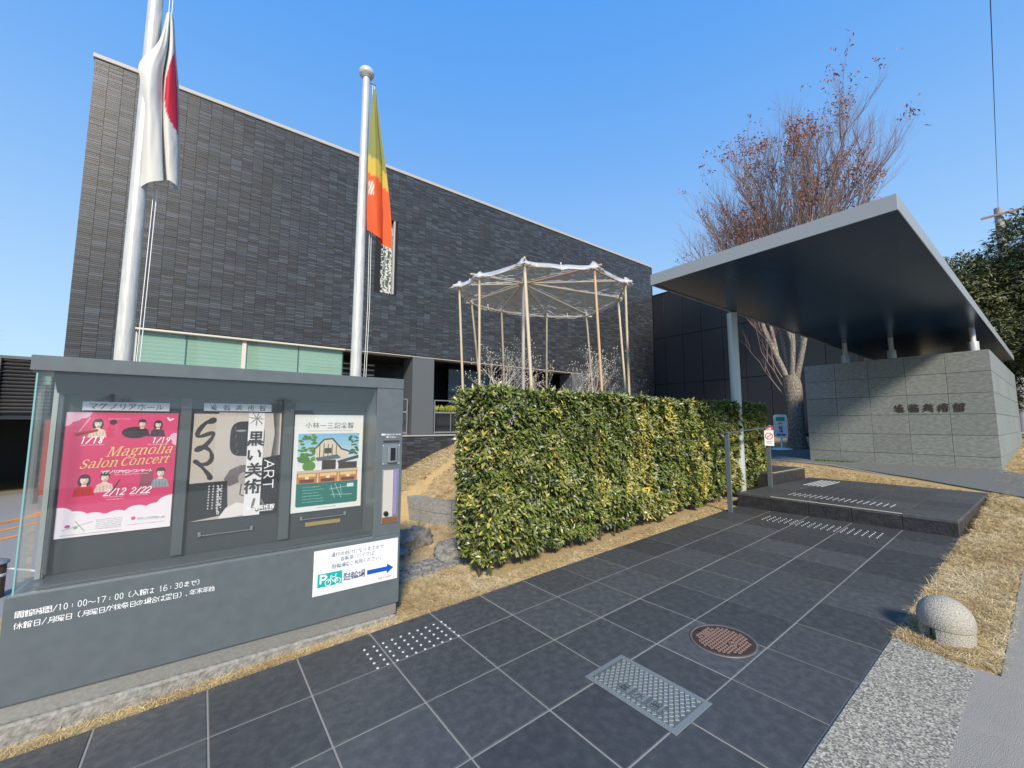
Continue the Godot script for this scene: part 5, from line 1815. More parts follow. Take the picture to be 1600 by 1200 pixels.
func build_walkway_things() -> void:
	var a := []
	for i in 10:
		for j in 5:
			var x := 0.903 + i * 0.06
			var z := -2.768 + j * 0.062
			a.append(Vector3(x, plane_y(x, z) + 0.001, z))
	studs("tactile_studs", "grid of white round studs on the walkway beside the notice board", a, 0.0088, 0.005)
	a = []
	for i in 5:
		for j in 19:
			var x2 := 5.795 + i * 0.058
			var z2 := -2.4 + j * 0.0625
			a.append(Vector3(x2, plane_y(x2, z2) + 0.001, z2))
	studs("tactile_studs", "band of white round studs in front of the first step", a, 0.0088, 0.005)
	a = []
	for i in 5:
		for j in 18:
			a.append(Vector3(6.745 + i * 0.058, 0.431, -2.42 + j * 0.064))
	studs("tactile_studs", "band of white round studs on the low landing", a, 0.0088, 0.005)
	a = []
	for i in 6:
		for j in 4:
			a.append(Vector3(7.75 + i * 0.07, 0.623, -3.2 - j * 0.07))
	studs("tactile_studs", "small patch of white studs on the higher step", a, 0.011, 0.006)
	var t := thing("tactile_bars", "five white guiding bars on the landing before the higher step", "tactile paving", Vector3(8.45, 0.431, -2.52))
	for k in 5:
		var mb := MB.new()
		mb.box(Vector3(-0.45, 0.0, -0.12 + k * 0.06 - 0.009), Vector3(0.45, 0.005, -0.12 + k * 0.06 + 0.009), Color.WHITE, 0.003)
		part("bar", mb, mat(0.72, 0.74, 0.74, 0.35, 0.1), t)
	# round cast cover
	var c := Vector3(2.665, plane_y(2.665, -1.37), -1.37)
	var tilt := Basis(Quaternion(Vector3.UP, Vector3(-SLOPE_X, 1, -SLOPE_Z).normalized()))
	var mh := thing("manhole_cover", "round brown cast iron manhole cover in the slate walkway", "manhole cover", c)
	mh.basis = tilt
	var mb2 := MB.new()
	mb2.lathe([Vector2(0.176, 0.001), Vector2(0.178, 0.0065), Vector2(0.189, 0.0065), Vector2(0.19, 0.001)], 48)
	part("rim", mb2, mat(0.17, 0.15, 0.14, 0.5, 0.3), mh)
	mb2 = MB.new()
	mb2.lathe([Vector2(0.1755, 0.001), Vector2(0.174, 0.005), Vector2(0.16, 0.0055), Vector2(0.157, 0.0035), Vector2(0.0001, 0.0035)], 48)
	part("plate", mb2, mat(0.06, 0.04, 0.034, 0.6, 0.2), mh)
	var bm := MB.new()
	bm.box(Vector3(-0.0078, 0, -0.0078), Vector3(0.0078, 0.004, 0.0078), Color.WHITE, 0.003)
	var bme := bm.mesh()
	var bossm := mat(0.26, 0.165, 0.13, 0.5, 0.2)
	for i in range(-7, 8):
		for j in range(-7, 8):
			var p := Vector2(i * 0.0225 + (0.011 if j % 2 != 0 else 0.0), j * 0.0215)
			if p.length() > 0.146 or (Rect2(-0.035, -0.12, 0.07, 0.045).has_point(p)) or (p - Vector2(0.0, 0.06)).length() < 0.03:
				continue
			placed("boss", bme, bossm, mh, Transform3D(Basis(Vector3.UP, 0.78), Vector3(p.x, 0.0034, p.y)))
	mb2 = MB.new()
	mb2.box(Vector3(-0.035, 0.0035, -0.12), Vector3(0.035, 0.007, -0.076), Color.WHITE, 0.002)
	part("name_panel", mb2, bossm, mh)
	mb2 = MB.new()
	mb2.lathe([Vector2(0.0245, 0.0035), Vector2(0.0245, 0.007), Vector2(0.018, 0.007), Vector2(0.018, 0.0035)], 20, Transform3D(Basis(), Vector3(0, 0, 0.06)))
	mb2.bar(Vector3(-0.014, 0.0055, 0.07), Vector3(0.014, 0.0055, 0.07), 0.005, 0.003)
	mb2.bar(Vector3(-0.014, 0.0055, 0.07), Vector3(0.0, 0.0055, 0.046), 0.005, 0.003)
	mb2.bar(Vector3(0.014, 0.0055, 0.07), Vector3(0.0, 0.0055, 0.046), 0.005, 0.003)
	part("emblem", mb2, bossm, mh)
	mb2 = MB.new()
	mb2.box(Vector3(-0.012, 0.0036, -0.158), Vector3(0.012, 0.0062, -0.138))
	part("lifting_slot", mb2, M.black, mh)
	# rectangular ribbed cover
	var hc := Vector3(1.914, plane_y(1.914, -1.405), -1.405)
	var ht := thing("access_hatch", "rectangular galvanised diamond-plate hatch in the slate walkway", "hatch", hc)
	ht.basis = tilt
	mb2 = MB.new()
	mb2.box(Vector3(-0.157, 0.001, -0.274), Vector3(0.157, 0.0045, 0.274), Color.WHITE, 0.002)
	part("frame", mb2, M.galvanised, ht)
	mb2 = MB.new()
	mb2.box(Vector3(-0.128, 0.0035, -0.245), Vector3(0.128, 0.0062, 0.245), Color.WHITE, 0.001)
	part("plate", mb2, mat(0.13, 0.15, 0.155, 0.5, 0.3), ht)
	var dm := MB.new()
	dm.box(Vector3(-0.0098, 0, -0.0098), Vector3(0.0098, 0.0036, 0.0098), Color.WHITE, 0.002)
	var dme := dm.mesh()
	for i in range(-5, 6):
		for j in range(-16, 17):
			if (i + j) % 2 != 0:
				continue
			var p2 := Vector2(i * 0.0235, j * 0.0149)
			if absf(p2.x) > 0.121 or absf(p2.y) > 0.238:
				continue
			if p2.x < -0.03 and p2.x > -0.1 and absf(p2.y - 0.02) < 0.13:
				continue
			placed("tread", dme, M.galvanised, ht, Transform3D(Basis(Vector3.UP, PI / 4), Vector3(p2.x, 0.006, p2.y)))
	for k in 3:
		mb2 = MB.new()
		var zc := -0.07 + k * 0.09
		mb2.box(Vector3(-0.095, 0.006, zc - 0.032), Vector3(-0.035, 0.0078, zc + 0.032), Color.WHITE, 0.001)
		var lp := part("letter_plate", mb2, M.galvanised, ht)
		mb2 = MB.new()
		letter_strokes(mb2, ["量", "水", "器"][k], Vector3(-0.09, 0.0084, zc - 0.025), Vector3.BACK, Vector3.RIGHT, 0.05, 0.1)
		part("lettering", mb2, mat(0.05, 0.06, 0.06, 0.6), lp)
	# granite dome light
	var bp := Vector3(3.69, gy(3.69, -0.52) - 0.02, -0.52)
	var bo := thing("stone_bollard", "low domed granite bollard in the dry grass by the footway", "bollard", bp)
	mb2 = MB.new()
	var prof := [Vector2(0.0, 0.088), Vector2(0.122, 0.088), Vector2(0.128, 0.093)]
	for k in 13:
		var an := lerpf(0.0, PI / 2, k / 12.0)
		prof.append(Vector2(0.129 * cos(an) + 0.0001, 0.128 + 0.128 * sin(an)))
	mb2.lathe(prof, 40)
	part("dome", mb2, M.granite, bo)
	# base ring, open towards the walkway as a light slot
	mb2 = MB.new()
	for k in 30:
		var a1 := deg_to_rad(-160.0 + k * 10.67)
		var a2 := deg_to_rad(-160.0 + (k + 1) * 10.67)
		var d1 := Vector3(cos(a1 + PI), 0, sin(a1 + PI))
		var d2 := Vector3(cos(a2 + PI), 0, sin(a2 + PI))
		d1 = d1.rotated(Vector3.UP, 2.55)
		d2 = d2.rotated(Vector3.UP, 2.55)
		for rr in [[0.123, 1.0], [0.08, -1.0]]:
			mb2.quad_out(d1 * rr[0] - Vector3(0, 0.05, 0), d2 * rr[0] - Vector3(0, 0.05, 0), d2 * rr[0] + Vector3(0, 0.0875, 0), d1 * rr[0] + Vector3(0, 0.0875, 0), d1 * rr[1])
		mb2.quad_out(d1 * 0.08 + Vector3(0, 0.0875, 0), d2 * 0.08 + Vector3(0, 0.0875, 0), d2 * 0.123 + Vector3(0, 0.0875, 0), d1 * 0.123 + Vector3(0, 0.0875, 0), Vector3.UP)
		if k == 0 or k == 29:
			var dd := d1 if k == 0 else d2
			mb2.quad(dd * 0.08 - Vector3(0, 0.05, 0), dd * 0.123 - Vector3(0, 0.05, 0), dd * 0.123 + Vector3(0, 0.0875, 0), dd * 0.08 + Vector3(0, 0.0875, 0))
	part("base_ring", mb2, M.granite, bo)
	mb2 = MB.new()
	mb2.lathe([Vector2(0.07, -0.05), Vector2(0.07, 0.0875)], 20)
	part("core", mb2, M.concrete, bo)
	# handrail
	var hr := thing("handrail", "slim grey flat-bar handrail beside the steps", "handrail", Vector3(6.6, 0.3, -2.88))
	hr.position = Vector3.ZERO
	mb2 = MB.new()
	mb2.bar(Vector3(5.935, 0.19, -2.86), Vector3(5.935, 1.306, -2.86), 0.065, 0.02, Color.WHITE, 0.003)
	part("post", mb2, M.paint, hr)
	mb2 = MB.new()
	mb2.bar(Vector3(7.33, 0.43, -2.88), Vector3(7.33, 1.372, -2.88), 0.065, 0.02, Color.WHITE, 0.003)
	part("post", mb2, M.paint, hr)
	mb2 = MB.new()
	mb2.bar(Vector3(5.9, 1.3105, -2.86), Vector3(7.33, 1.377, -2.88), 0.06, 0.012, Color.WHITE, 0.003)
	mb2.bar(Vector3(7.325, 1.377, -2.88), Vector3(7.98, 1.425, -2.89), 0.06, 0.012, Color.WHITE, 0.003)
	part("rail", mb2, M.paint, hr)
	# no smoking plate
	var ns := thing("no_smoking_sign", "small red and white no smoking plate on the handrail post", "sign", Vector3(7.305, 1.085, -2.85))
	ns.rotation.y = -1.15
	mb2 = MB.new()
	mb2.box(Vector3(-0.065, 0, -0.002), Vector3(0.065, 0.3, 0.002), Color.WHITE, 0.001)
	part("plate", mb2, M.white, ns)
	mb2 = MB.new()
	mb2.box(Vector3(-0.065, 0.25, 0.0022), Vector3(0.065, 0.3, 0.0032))
	var rd := part("red_band", mb2, M.red, ns)
	mb2 = MB.new()
	letter_strokes(mb2, "禁煙", Vector3(-0.042, 0.258, 0.0038), Vector3.RIGHT, Vector3.UP, 0.034, 0.12, 1.25)
	part("lettering", mb2, M.white_ink, rd)
	mb2 = MB.new()
	for k in 24:
		var e1 := TAU * k / 24
		var e2 := TAU * (k + 1) / 24
		var cc := Vector3(0, 0.155, 0.0026)
		mb2.quad(cc + Vector3(cos(e1), sin(e1), 0) * 0.042, cc + Vector3(cos(e1), sin(e1), 0) * 0.055, cc + Vector3(cos(e2), sin(e2), 0) * 0.055, cc + Vector3(cos(e2), sin(e2), 0) * 0.042)
	mb2.quad(Vector3(-0.038, 0.125, 0.003), Vector3(-0.03, 0.117, 0.003), Vector3(0.038, 0.185, 0.003), Vector3(0.03, 0.193, 0.003))
	part("prohibition_ring", mb2, M.red, ns)
	mb2 = MB.new()
	mb2.quad(Vector3(-0.03, 0.15, 0.0024), Vector3(0.028, 0.15, 0.0024), Vector3(0.028, 0.16, 0.0024), Vector3(-0.03, 0.16, 0.0024))
	mb2.quad(Vector3(-0.04, 0.06, 0.0024), Vector3(0.04, 0.06, 0.0024), Vector3(0.04, 0.072, 0.0024), Vector3(-0.04, 0.072, 0.0024))
	mb2.quad(Vector3(-0.035, 0.035, 0.0024), Vector3(0.035, 0.035, 0.0024), Vector3(0.035, 0.045, 0.0024), Vector3(-0.035, 0.045, 0.0024))
	part("cigarette_symbol", mb2, M.grey_ink, ns)
	# standing parking sign under the tree
	var sp := Vector3(13.8, gy(13.8, -5.05), -5.05)
	var ss := thing("standing_sign", "white rounded parking sign on a post beside the tree trunk", "sign", sp)
	ss.rotation.y = -1.2
	mb2 = MB.new()
	mb2.lathe([Vector2(0.0001, 0.0), Vector2(0.28, 0.0), Vector2(0.28, 0.035), Vector2(0.2, 0.07), Vector2(0.03, 0.08)], 28)
	part("base", mb2, M.white, ss)
	mb2 = MB.new()
	mb2.tube([Vector3(0, 0.05, 0), Vector3(0, 0.5, 0)], [0.024, 0.024], 12)
	part("post", mb2, M.white, ss)
	mb2 = MB.new()
	var rp := PackedVector2Array()
	for q in [[0.1, 0.98, 0.0], [-0.1, 0.98, 90.0], [-0.1, 0.44, 180.0], [0.1, 0.44, 270.0]]:
		for k in 6:
			var an2 := deg_to_rad(q[2] + k * 18.0)
			rp.append(Vector2(q[0] + cos(an2) * 0.075, q[1] + sin(an2) * 0.075))
	mb2.prism(rp, Transform3D(Basis(), Vector3(0, 0, -0.02)), 0.04)
	var pn := part("panel", mb2, M.white, ss)
	mb2 = MB.new()
	mb2.box(Vector3(-0.11, 0.86, 0.0205), Vector3(0.11, 0.98, 0.022))
	part("green_symbol", mb2, M.green, pn)
	mb2 = MB.new()
	letter_strokes(mb2, "駐輪場", Vector3(-0.045, 0.73, 0.022), Vector3.RIGHT, Vector3.UP, 0.09, 0.13, 1.15, 0.0, 0.0, true)
	mb2.quad(Vector3(-0.11, 0.43, 0.0215), Vector3(0.11, 0.43, 0.0215), Vector3(0.11, 0.48, 0.0215), Vector3(-0.11, 0.48, 0.0215))
	part("lettering", mb2, M.navy_ink, pn)

func rock(called: String, label: String, at: Vector3, size: Vector3, sd: int, turn: float, m: Material, cat := "stone") -> void:
	var t := thing(called, label, cat, at, "stones in the grass")
	var nz := noise(sd, 0.9, 3)
	var mb := MB.new()
	var f := func(i: int, j: int) -> Vector3:
		var a := TAU * i / 44.0
		var e := lerpf(-0.7, PI / 2, j / 24.0)
		var d := Vector3(cos(a) * cos(e), sin(e), sin(a) * cos(e))
		# boxy rounded lump
		var k := pow(pow(absf(d.x), 4.0) + pow(absf(d.y), 4.0) + pow(absf(d.z), 4.0), -0.25)
		d *= k * (1.0 + 0.25 * nz.get_noise_3d(d.x * 2.0, d.y * 2.0, d.z * 2.0) - 0.12 * absf(nz.get_noise_3d(d.x * 5.0 + 9.0, d.y * 5.0, d.z * 5.0)))
		return Vector3(d.x * size.x, d.y * size.y, d.z * size.z).rotated(Vector3.UP, turn)
	mb.grid(44, 24, f)
	mb.face(null)
	part("body", mb, m, t)

func build_stones() -> void:
	rock("garden_stone", "rounded grey garden stone right of the notice board", Vector3(2.03, gy(2.03, -4.66), -4.66), Vector3(0.23, 0.17, 0.17), 5, 0.3, M.rock)
	rock("garden_stone", "grey stone end block beside the foot of the hedge", Vector3(2.2, gy(2.2, -3.98), -3.98), Vector3(0.2, 0.14, 0.17), 9, 0.7, M.rock)
	rock("garden_stone", "flat grey stone lying behind the notice board", Vector3(1.72, gy(1.72, -4.5), -4.5), Vector3(0.22, 0.06, 0.2), 13, 1.1, M.rock)
	# little strip of rough setts
	var t := thing("sett_path", "strip of rough dark stone setts behind the notice board", "path", Vector3(1.7, gy(1.7, -3.78), -3.78))
	rng.seed = 61
	for i in 9:
		for j in 3:
			var c := Vector3(-0.55 + i * 0.125 + 0.05 * (j % 2), 0.0, -0.12 + j * 0.12 - i * 0.012)
			var mb := MB.new()
			mb.xbox(Transform3D(Basis.from_euler(Vector3(rng.randf_range(-0.05, 0.05), rng.randf_range(-0.1, 0.1), rng.randf_range(-0.05, 0.05))), c + Vector3(0, -0.012 + rng.randf() * 0.01 + SLOPE_X * c.x, 0)), Vector3(rng.randf_range(0.1, 0.12), 0.06, rng.randf_range(0.095, 0.115)), Color.WHITE, 0.014)
			part("sett", mb, M.rock, t)
	# low kerb that holds the mound, two courses of split blocks
	var k := thing("low_stone_kerb", "low curved kerb of grey split stone holding the grass mound", "kerb", Vector3.ZERO)
	for i in 5:
		for j in 2:
			var a1 := deg_to_rad(181.0 + i * 13.0)
			var a2 := deg_to_rad(181.0 + (i + 1) * 13.0 - 0.25)
			var mb2 := MB.new()
			var pr := []
			for s in 4:
				var a := lerpf(a1, a2, s / 3.0)
				for r in [2.32, 2.5]:
					pr.append(Vector3(5.0 + cos(a) * r, 0, -6.2 - sin(a) * r))
			var y0 := -0.12 if j == 0 else 0.205
			var y1 := 0.2 if j == 0 else 0.36
			for s in 3:
				var q := [pr[s * 2], pr[s * 2 + 1], pr[s * 2 + 3], pr[s * 2 + 2]]
				var u := Vector3(0, y1, 0)
				var d := Vector3(0, y0, 0)
				mb2.quad_out(q[0] + u, q[1] + u, q[2] + u, q[3] + u, Vector3.UP)
				mb2.quad_out(q[1] + d, q[2] + d, q[2] + u, q[1] + u, q[1] - q[0])
				mb2.quad_out(q[0] + d, q[3] + d, q[3] + u, q[0] + u, q[0] - q[1])
				if s == 0:
					mb2.quad_out(q[0] + d, q[1] + d, q[1] + u, q[0] + u, q[0] - q[3])
				if s == 2:
					mb2.quad_out(q[3] + d, q[2] + d, q[2] + u, q[3] + u, q[3] - q[0])
			part("block", mb2, M.concrete, k)

# ---------------------------------------------------------------- bamboo shelter and magnolias
func cane(mb: MB, a: Vector3, b: Vector3, r: float, col: Color) -> void:
	# bamboo with nodes
	var l := (b - a).length()
	var n := maxi(2, int(l / 0.28))
	var pts := []
	var rr := []
	for i in n:
		var t0 := float(i) / n
		var t1 := float(i + 1) / n
		pts.append(a.lerp(b, t0))
		rr.append(r * 1.12)
		pts.append(a.lerp(b, t0 + 0.012 / l))
		rr.append(r * 0.96)
		pts.append(a.lerp(b, t1 - 0.012 / l))
		rr.append(r)
	pts.append(b)
	rr.append(r)
	mb.tube(pts, rr, 8, col)

func build_bamboo() -> void:
	var t := thing("bamboo_shelter", "ring of bamboo poles roofed with clear plastic sheet behind the hedge", "shelter", Vector3.ZERO)
	var tops := [Vector3(3.34, 3.75, -5.95), Vector3(3.37, 3.75, -5.36), Vector3(3.61, 3.75, -4.52), Vector3(4.54, 3.75, -4.01), Vector3(5.43, 3.75, -4.14), Vector3(6.06, 3.75, -4.79), Vector3(6.44, 3.75, -5.94), Vector3(5.79, 3.75, -6.48), Vector3(4.76, 3.75, -6.71), Vector3(3.99, 3.75, -6.62)]
	var feet := [Vector2(3.46, -5.88), Vector2(3.39, -5.35), Vector2(3.75, -4.41), Vector2(4.63, -3.91), Vector2(5.45, -4.12), Vector2(6.16, -4.67), Vector2(6.56, -5.8), Vector2(5.77, -6.5), Vector2(4.84, -6.66), Vector2(4.24, -6.47)]
	var hub := Vector3(4.19, 3.78, -5.27)
	rng.seed = 44
	for i in 10:
		var col := Color(0.5, 0.41, 0.28).lerp(Color(0.58, 0.5, 0.38), rng.randf())
		if i == 3:
			col = Color(0.55, 0.36, 0.2)
		var mb := MB.new()
		var top: Vector3 = tops[i]
		var foot := Vector3(feet[i].x, gy(feet[i].x, feet[i].y) - 0.15, feet[i].y)
		var d := (top - foot).normalized()
		cane(mb, foot, top + d * rng.randf_range(0.03, 0.09), 0.02 if i != 2 else 0.026, col)
		part("pole", mb, M.bamboo, t)
		# spokes lie on the ring
		mb = MB.new()
		var s := (top - hub)
		cane(mb, hub + s.normalized() * 0.02 + Vector3(0, 0.015 * (i % 3), 0), top + s.normalized() * rng.randf_range(0.05, 0.22) + Vector3(0, 0.03, 0), 0.015, col)
		part("spoke", mb, M.bamboo, t)
		mb = MB.new()
		var nx: Vector3 = tops[(i + 1) % 10]
		var e := (nx - top).normalized()
		cane(mb, top - e * 0.12 - Vector3(0, 0.03, 0), nx + e * 0.12 - Vector3(0, 0.025, 0), 0.015, col)
		part("ring_cane", mb, M.bamboo, t)
		mb = MB.new()
		for k in 3:
			var ct := top + Vector3(rng.randf_range(-0.02, 0.02), -0.03 + 0.02 * k, 0)
			mb.tube([ct + Vector3(0.036, 0, 0.03), ct + Vector3(-0.036, 0.01, 0.036), ct + Vector3(-0.03, 0.0, -0.036), ct + Vector3(0.036, 0.005, -0.03), ct + Vector3(0.036, 0, 0.03)], [0.007, 0.007, 0.007, 0.007, 0.007], 5)
		if i % 2 == 0:
			var mid := top.lerp(nx, 0.5)
			mb.tube([mid + Vector3(0, 0.05, 0.02), mid + Vector3(0.01, -0.06, 0.03)], [0.009, 0.006], 5)
		part("tie", mb, M.white, t)
	var mbc := MB.new()
	cane(mbc, Vector3(4.18, gy(4.18, -5.28) - 0.1, -5.28), hub + Vector3(0, 0.1, 0), 0.03, Color(0.4, 0.38, 0.35))
	part("centre_pole", mbc, M.bamboo, t)
	# plastic sheet over the spokes, hanging over the ring in small scallops
	var sm := MB.new()
	var wr := noise(91, 1.6, 3)
	var nu := 120
	var nv := 26
	var f := func(i: int, j: int) -> Vector3:
		var s2 := 10.0 * i / nu
		var k2 := int(s2) % 10
		var fr := s2 - int(s2)
		var rim: Vector3 = tops[k2].lerp(tops[(k2 + 1) % 10], fr)
		var tt := j / 22.0
		var p: Vector3
		if j <= 22:
			p = hub.lerp(rim, tt)
			p.y = 3.83 - 0.03 * tt - 0.07 * sin(fr * PI) * tt * (1.0 - tt * 0.6) * 2.0
			p.y += 0.05 * wr.get_noise_2d(p.x * 4.0, p.z * 4.0) * (0.3 + tt)
		else:
			var out := (rim - hub)
			out.y = 0
			out = out.normalized()
			var dd := (j - 22) / 4.0
			p = rim + out * (0.035 + 0.03 * dd + 0.02 * sin(s2 * 17.0) * dd)
			p.y = 3.79 - dd * (0.04 + 0.06 * sin(fr * PI) + 0.03 * wr.get_noise_1d(s2 * 3.0))
		return p
	sm.grid(nu, nv, f)
	sm.face(Vector3.UP)
	part("plastic_sheet", sm, M.film, t)
	# twisted gathers of plastic at the pole heads
	for i in [0, 1, 2, 3, 4]:
		var gm := MB.new()
		var c: Vector3 = tops[i] + Vector3(0, 0.05, 0)
		gm.grid(14, 7, func(a, b):
			var an = TAU * a / 14.0
			var e = b / 7.0
			var rad = (0.13 * (1.0 - e) + 0.012) * (1.0 + 0.5 * wr.get_noise_2d(a % 14 * 1.3 + i * 9.0, b * 1.1))
			return c + Vector3(cos(an) * rad + 0.03 * e * sin(i * 2.0), -0.09 + 0.13 * e * (1.0 + 0.3 * wr.get_noise_2d(a % 14 * 2.0, i * 5.0)), sin(an) * rad))
		gm.face(Vector3.UP)
		part("sheet_gather", gm, M.film, t)

func twiggy(mb: MB, p: Vector3, d: Vector3, l: float, r: float, depth: int, ends: Array, spread: float, up: float) -> void:
	# one branch with its side branches, tapering, bending upwards
	var seg := 4
	var pts := [p]
	var rr := [r]
	var dir := d.normalized()
	for i in seg:
		dir = (dir + Vector3(rng.randf_range(-1, 1), rng.randf_range(-1, 1), rng.randf_range(-1, 1)) * 0.13 + Vector3.UP * up).normalized()
		pts.append(pts[-1] + dir * l / seg)
		rr.append(r * (1.0 - 0.55 * (i + 1) / seg))
	mb.tube(pts, rr, 6 if r > 0.02 else (4 if r > 0.006 else 3), Color.WHITE, false)
	if depth <= 0:
		ends.append([pts[-1], dir])
		return
	var n := 3 if depth > 1 else 4
	for k in n:
		var i2 := 1 + (k * seg) / n
		var at: Vector3 = pts[mini(i2 + 1, seg)] if k < n - 1 else pts[seg]
		var side := dir.cross(Vector3(rng.randf_range(-1, 1), rng.randf_range(-1, 1), rng.randf_range(-1, 1))).normalized()
		var nd := (dir + side * spread * rng.randf_range(0.6, 1.3)).normalized()
		twiggy(mb, at, nd, l * rng.randf_range(0.5, 0.72), rr[mini(i2 + 1, seg)] * 0.8, depth - 1, ends, spread, up)

func build_magnolias() -> void:
	rng.seed = 131
	var defs := [[Vector3(4.15, 0, -5.72), "pale bare magnolia shrub at the left under the plastic roof", [[-0.9, 1.0, 0.1], [-0.55, 1.2, 0.3], [0.1, 1.2, -0.2], [0.45, 1.25, 0.2], [-0.3, 1.0, -0.6]]], [Vector3(5.05, 0, -4.9), "pale bare magnolia shrub at the right under the plastic roof", [[-0.25, 1.2, 0.2], [0.35, 1.2, 0.1], [0.6, 1.2, -0.15], [0.95, 0.75, 0.1], [0.1, 1.0, -0.6]]]]
	for q in defs:
		var at: Vector3 = q[0]
		at.y = gy(at.x, at.z) - 0.05
		var t := thing("magnolia_shrub", q[1], "shrub", at, "magnolias under the shelter")
		var ends := []
		for d in q[2]:
			var mb := MB.new()
			twiggy(mb, Vector3(d[0] * 0.08, 0, d[2] * 0.08), Vector3(d[0] * 0.75, d[1], d[2] * 0.75), 0.8, 0.036, 4, ends, 0.85, 0.06)
			part("branch", mb, M.magnolia, t)
		var bm := MB.new()
		bm.lathe([Vector2(0.001, 0), Vector2(0.35, 0.35), Vector2(0.25, 0.7), Vector2(0.001, 1.0)], 5)
		var xf := []
		var cl := []
		for e in ends:
			var y: Vector3 = (e[1] + Vector3.UP * 0.6).normalized()
			xf.append(leaf_xf(e[0], y, Vector3(0.3, 0.2, 1), 0.024))
			cl.append(Color(0.55, 0.52, 0.45))
		flock("buds", bm.mesh(), M.foliage, xf, cl, t)

# ---------------------------------------------------------------- trees
func build_bare_tree() -> void:
	rng.seed = 515
	var at := Vector3(14.52, gy(14.52, -4.89) - 0.05, -4.89)
	var t := thing("bare_tree", "tall bare winter tree with a few russet leaves behind the canopy", "tree", at)
	var mb := MB.new()
	mb.tube([Vector3(0, 0, 0), Vector3(0.0, 0.12, 0), Vector3(0.0, 0.5, 0.0), Vector3(0.01, 1.3, 0.02), Vector3(0.0, 1.95, -0.02), Vector3(-0.02, 2.3, -0.05)], [0.34, 0.27, 0.22, 0.205, 0.24, 0.2], 16, Color.WHITE)
	part("trunk", mb, M.bark, t)
	var goals := [Vector3(-0.9, 7.4, -2.2), Vector3(0.5, 8.3, -1.2), Vector3(-0.3, 8.9, -0.1), Vector3(0.4, 8.7, 1.2), Vector3(1.1, 8.8, 0.5), Vector3(-0.5, 8.9, 2.1), Vector3(-0.9, 6.2, -2.6), Vector3(0.7, 7.2, -2.5), Vector3(-0.9, 8.6, -0.9), Vector3(0.6, 8.6, 2.4), Vector3(0.9, 9.0, -0.4), Vector3(-0.9, 8.4, 1.3), Vector3(-0.2, 7.9, -1.8), Vector3(0.2, 8.8, -0.8), Vector3(0.0, 9.2, 0.6), Vector3(0.3, 7.6, 2.6), Vector3(0.5, 8.6, 1.8), Vector3(-0.6, 7.0, -1.6)]
	var ends := []
	var tw := MB.new()
	var firsts := []
	for gi in goals.size():
		var g: Vector3 = goals[gi] * Vector3(0.95, 1.0, 0.93)
		var lb := MB.new()
		var s := Vector3(rng.randf_range(-0.06, 0.06), rng.randf_range(1.7, 2.1), rng.randf_range(-0.08, 0.06))
		var p := []
		var r := []
		var r0 := rng.randf_range(0.055, 0.095)
		var kink := Vector3(rng.randf_range(-0.2, 0.2), 0, rng.randf_range(-0.2, 0.2))
		if gi >= 6:
			# later limbs fork off the first ones
			s = firsts[gi % 6][2 + gi % 2]
			r0 = minf(r0 * 0.75, 0.06)
		for k in 12:
			var u := k / 11.0
			# rises steeply at first, then fans out
			var q := s.lerp(g, u)
			q.x = lerpf(s.x, g.x * 0.9, pow(u, 1.15)) + kink.x * sin(u * PI * 2.0) * 0.5
			q.z = lerpf(s.z, g.z * 0.88, pow(u, 1.15)) + kink.z * sin(u * PI * 2.0) * 0.5
			p.append(q)
			r.append(maxf(r0 * pow(1.0 - u, 0.8), 0.008))
		if gi < 6:
			firsts.append(p)
		lb.tube(p, r, 9, Color.WHITE, false)
		part("limb", lb, M.bark, t)
		for k in range(3, 12):
			var cnt := 3
			for c in cnt:
				var dir: Vector3 = (p[mini(k + 1, 11)] - p[k - 1]).normalized()
				var side := Vector3(rng.randf_range(-1, 1), 0.0, rng.randf_range(-1, 1)).normalized()
				var outw := Vector3(g.x, 0, g.z).normalized() * 0.25
				twiggy(tw, p[k], dir + (side + outw) * 0.36, rng.randf_range(1.0, 1.7) * (1.15 - k * 0.04), maxf(r[k] * 0.5, 0.014), 3, ends, 0.42, 0.1)
	# a low thin branch cluster on the left of the trunk
	for c in 3:
		twiggy(tw, Vector3(-0.05, 1.5 + c * 0.25, -0.15), Vector3(-0.2, 1.0, -0.6), 1.5, 0.022, 3, ends, 0.4, 0.09)
	part("twigs", tw, M.twig, t, "stuff")
	var xf := []
	var cl := []
	var nz := noise(71, 0.5, 2)
	for e in ends:
		var o: Vector3 = e[0]
		if nz.get_noise_3d(o.x, o.y, o.z) > 0.2 and rng.randf() < 0.45:
			for k in 2 + rng.randi() % 3:
				var d := Vector3(rng.randf_range(-1, 1), rng.randf_range(-1.2, 0.3), rng.randf_range(-1, 1))
				xf.append(leaf_xf(o + Vector3(rng.randf_range(-0.08, 0.08), rng.randf_range(-0.12, 0.05), rng.randf_range(-0.08, 0.08)), d, Vector3(rng.randf() - 0.5, 0.4, rng.randf() - 0.5), rng.randf_range(0.07, 0.115)))
				cl.append(Color(0.24, 0.075, 0.045).lerp(Color(0.42, 0.18, 0.1), rng.randf()))
	flock("leaves", leaf_mesh(), M.foliage, xf, cl, t)
	print("bare tree ends ", ends.size(), " leaves ", xf.size(), " tris ", tw.ix.size() / 3)

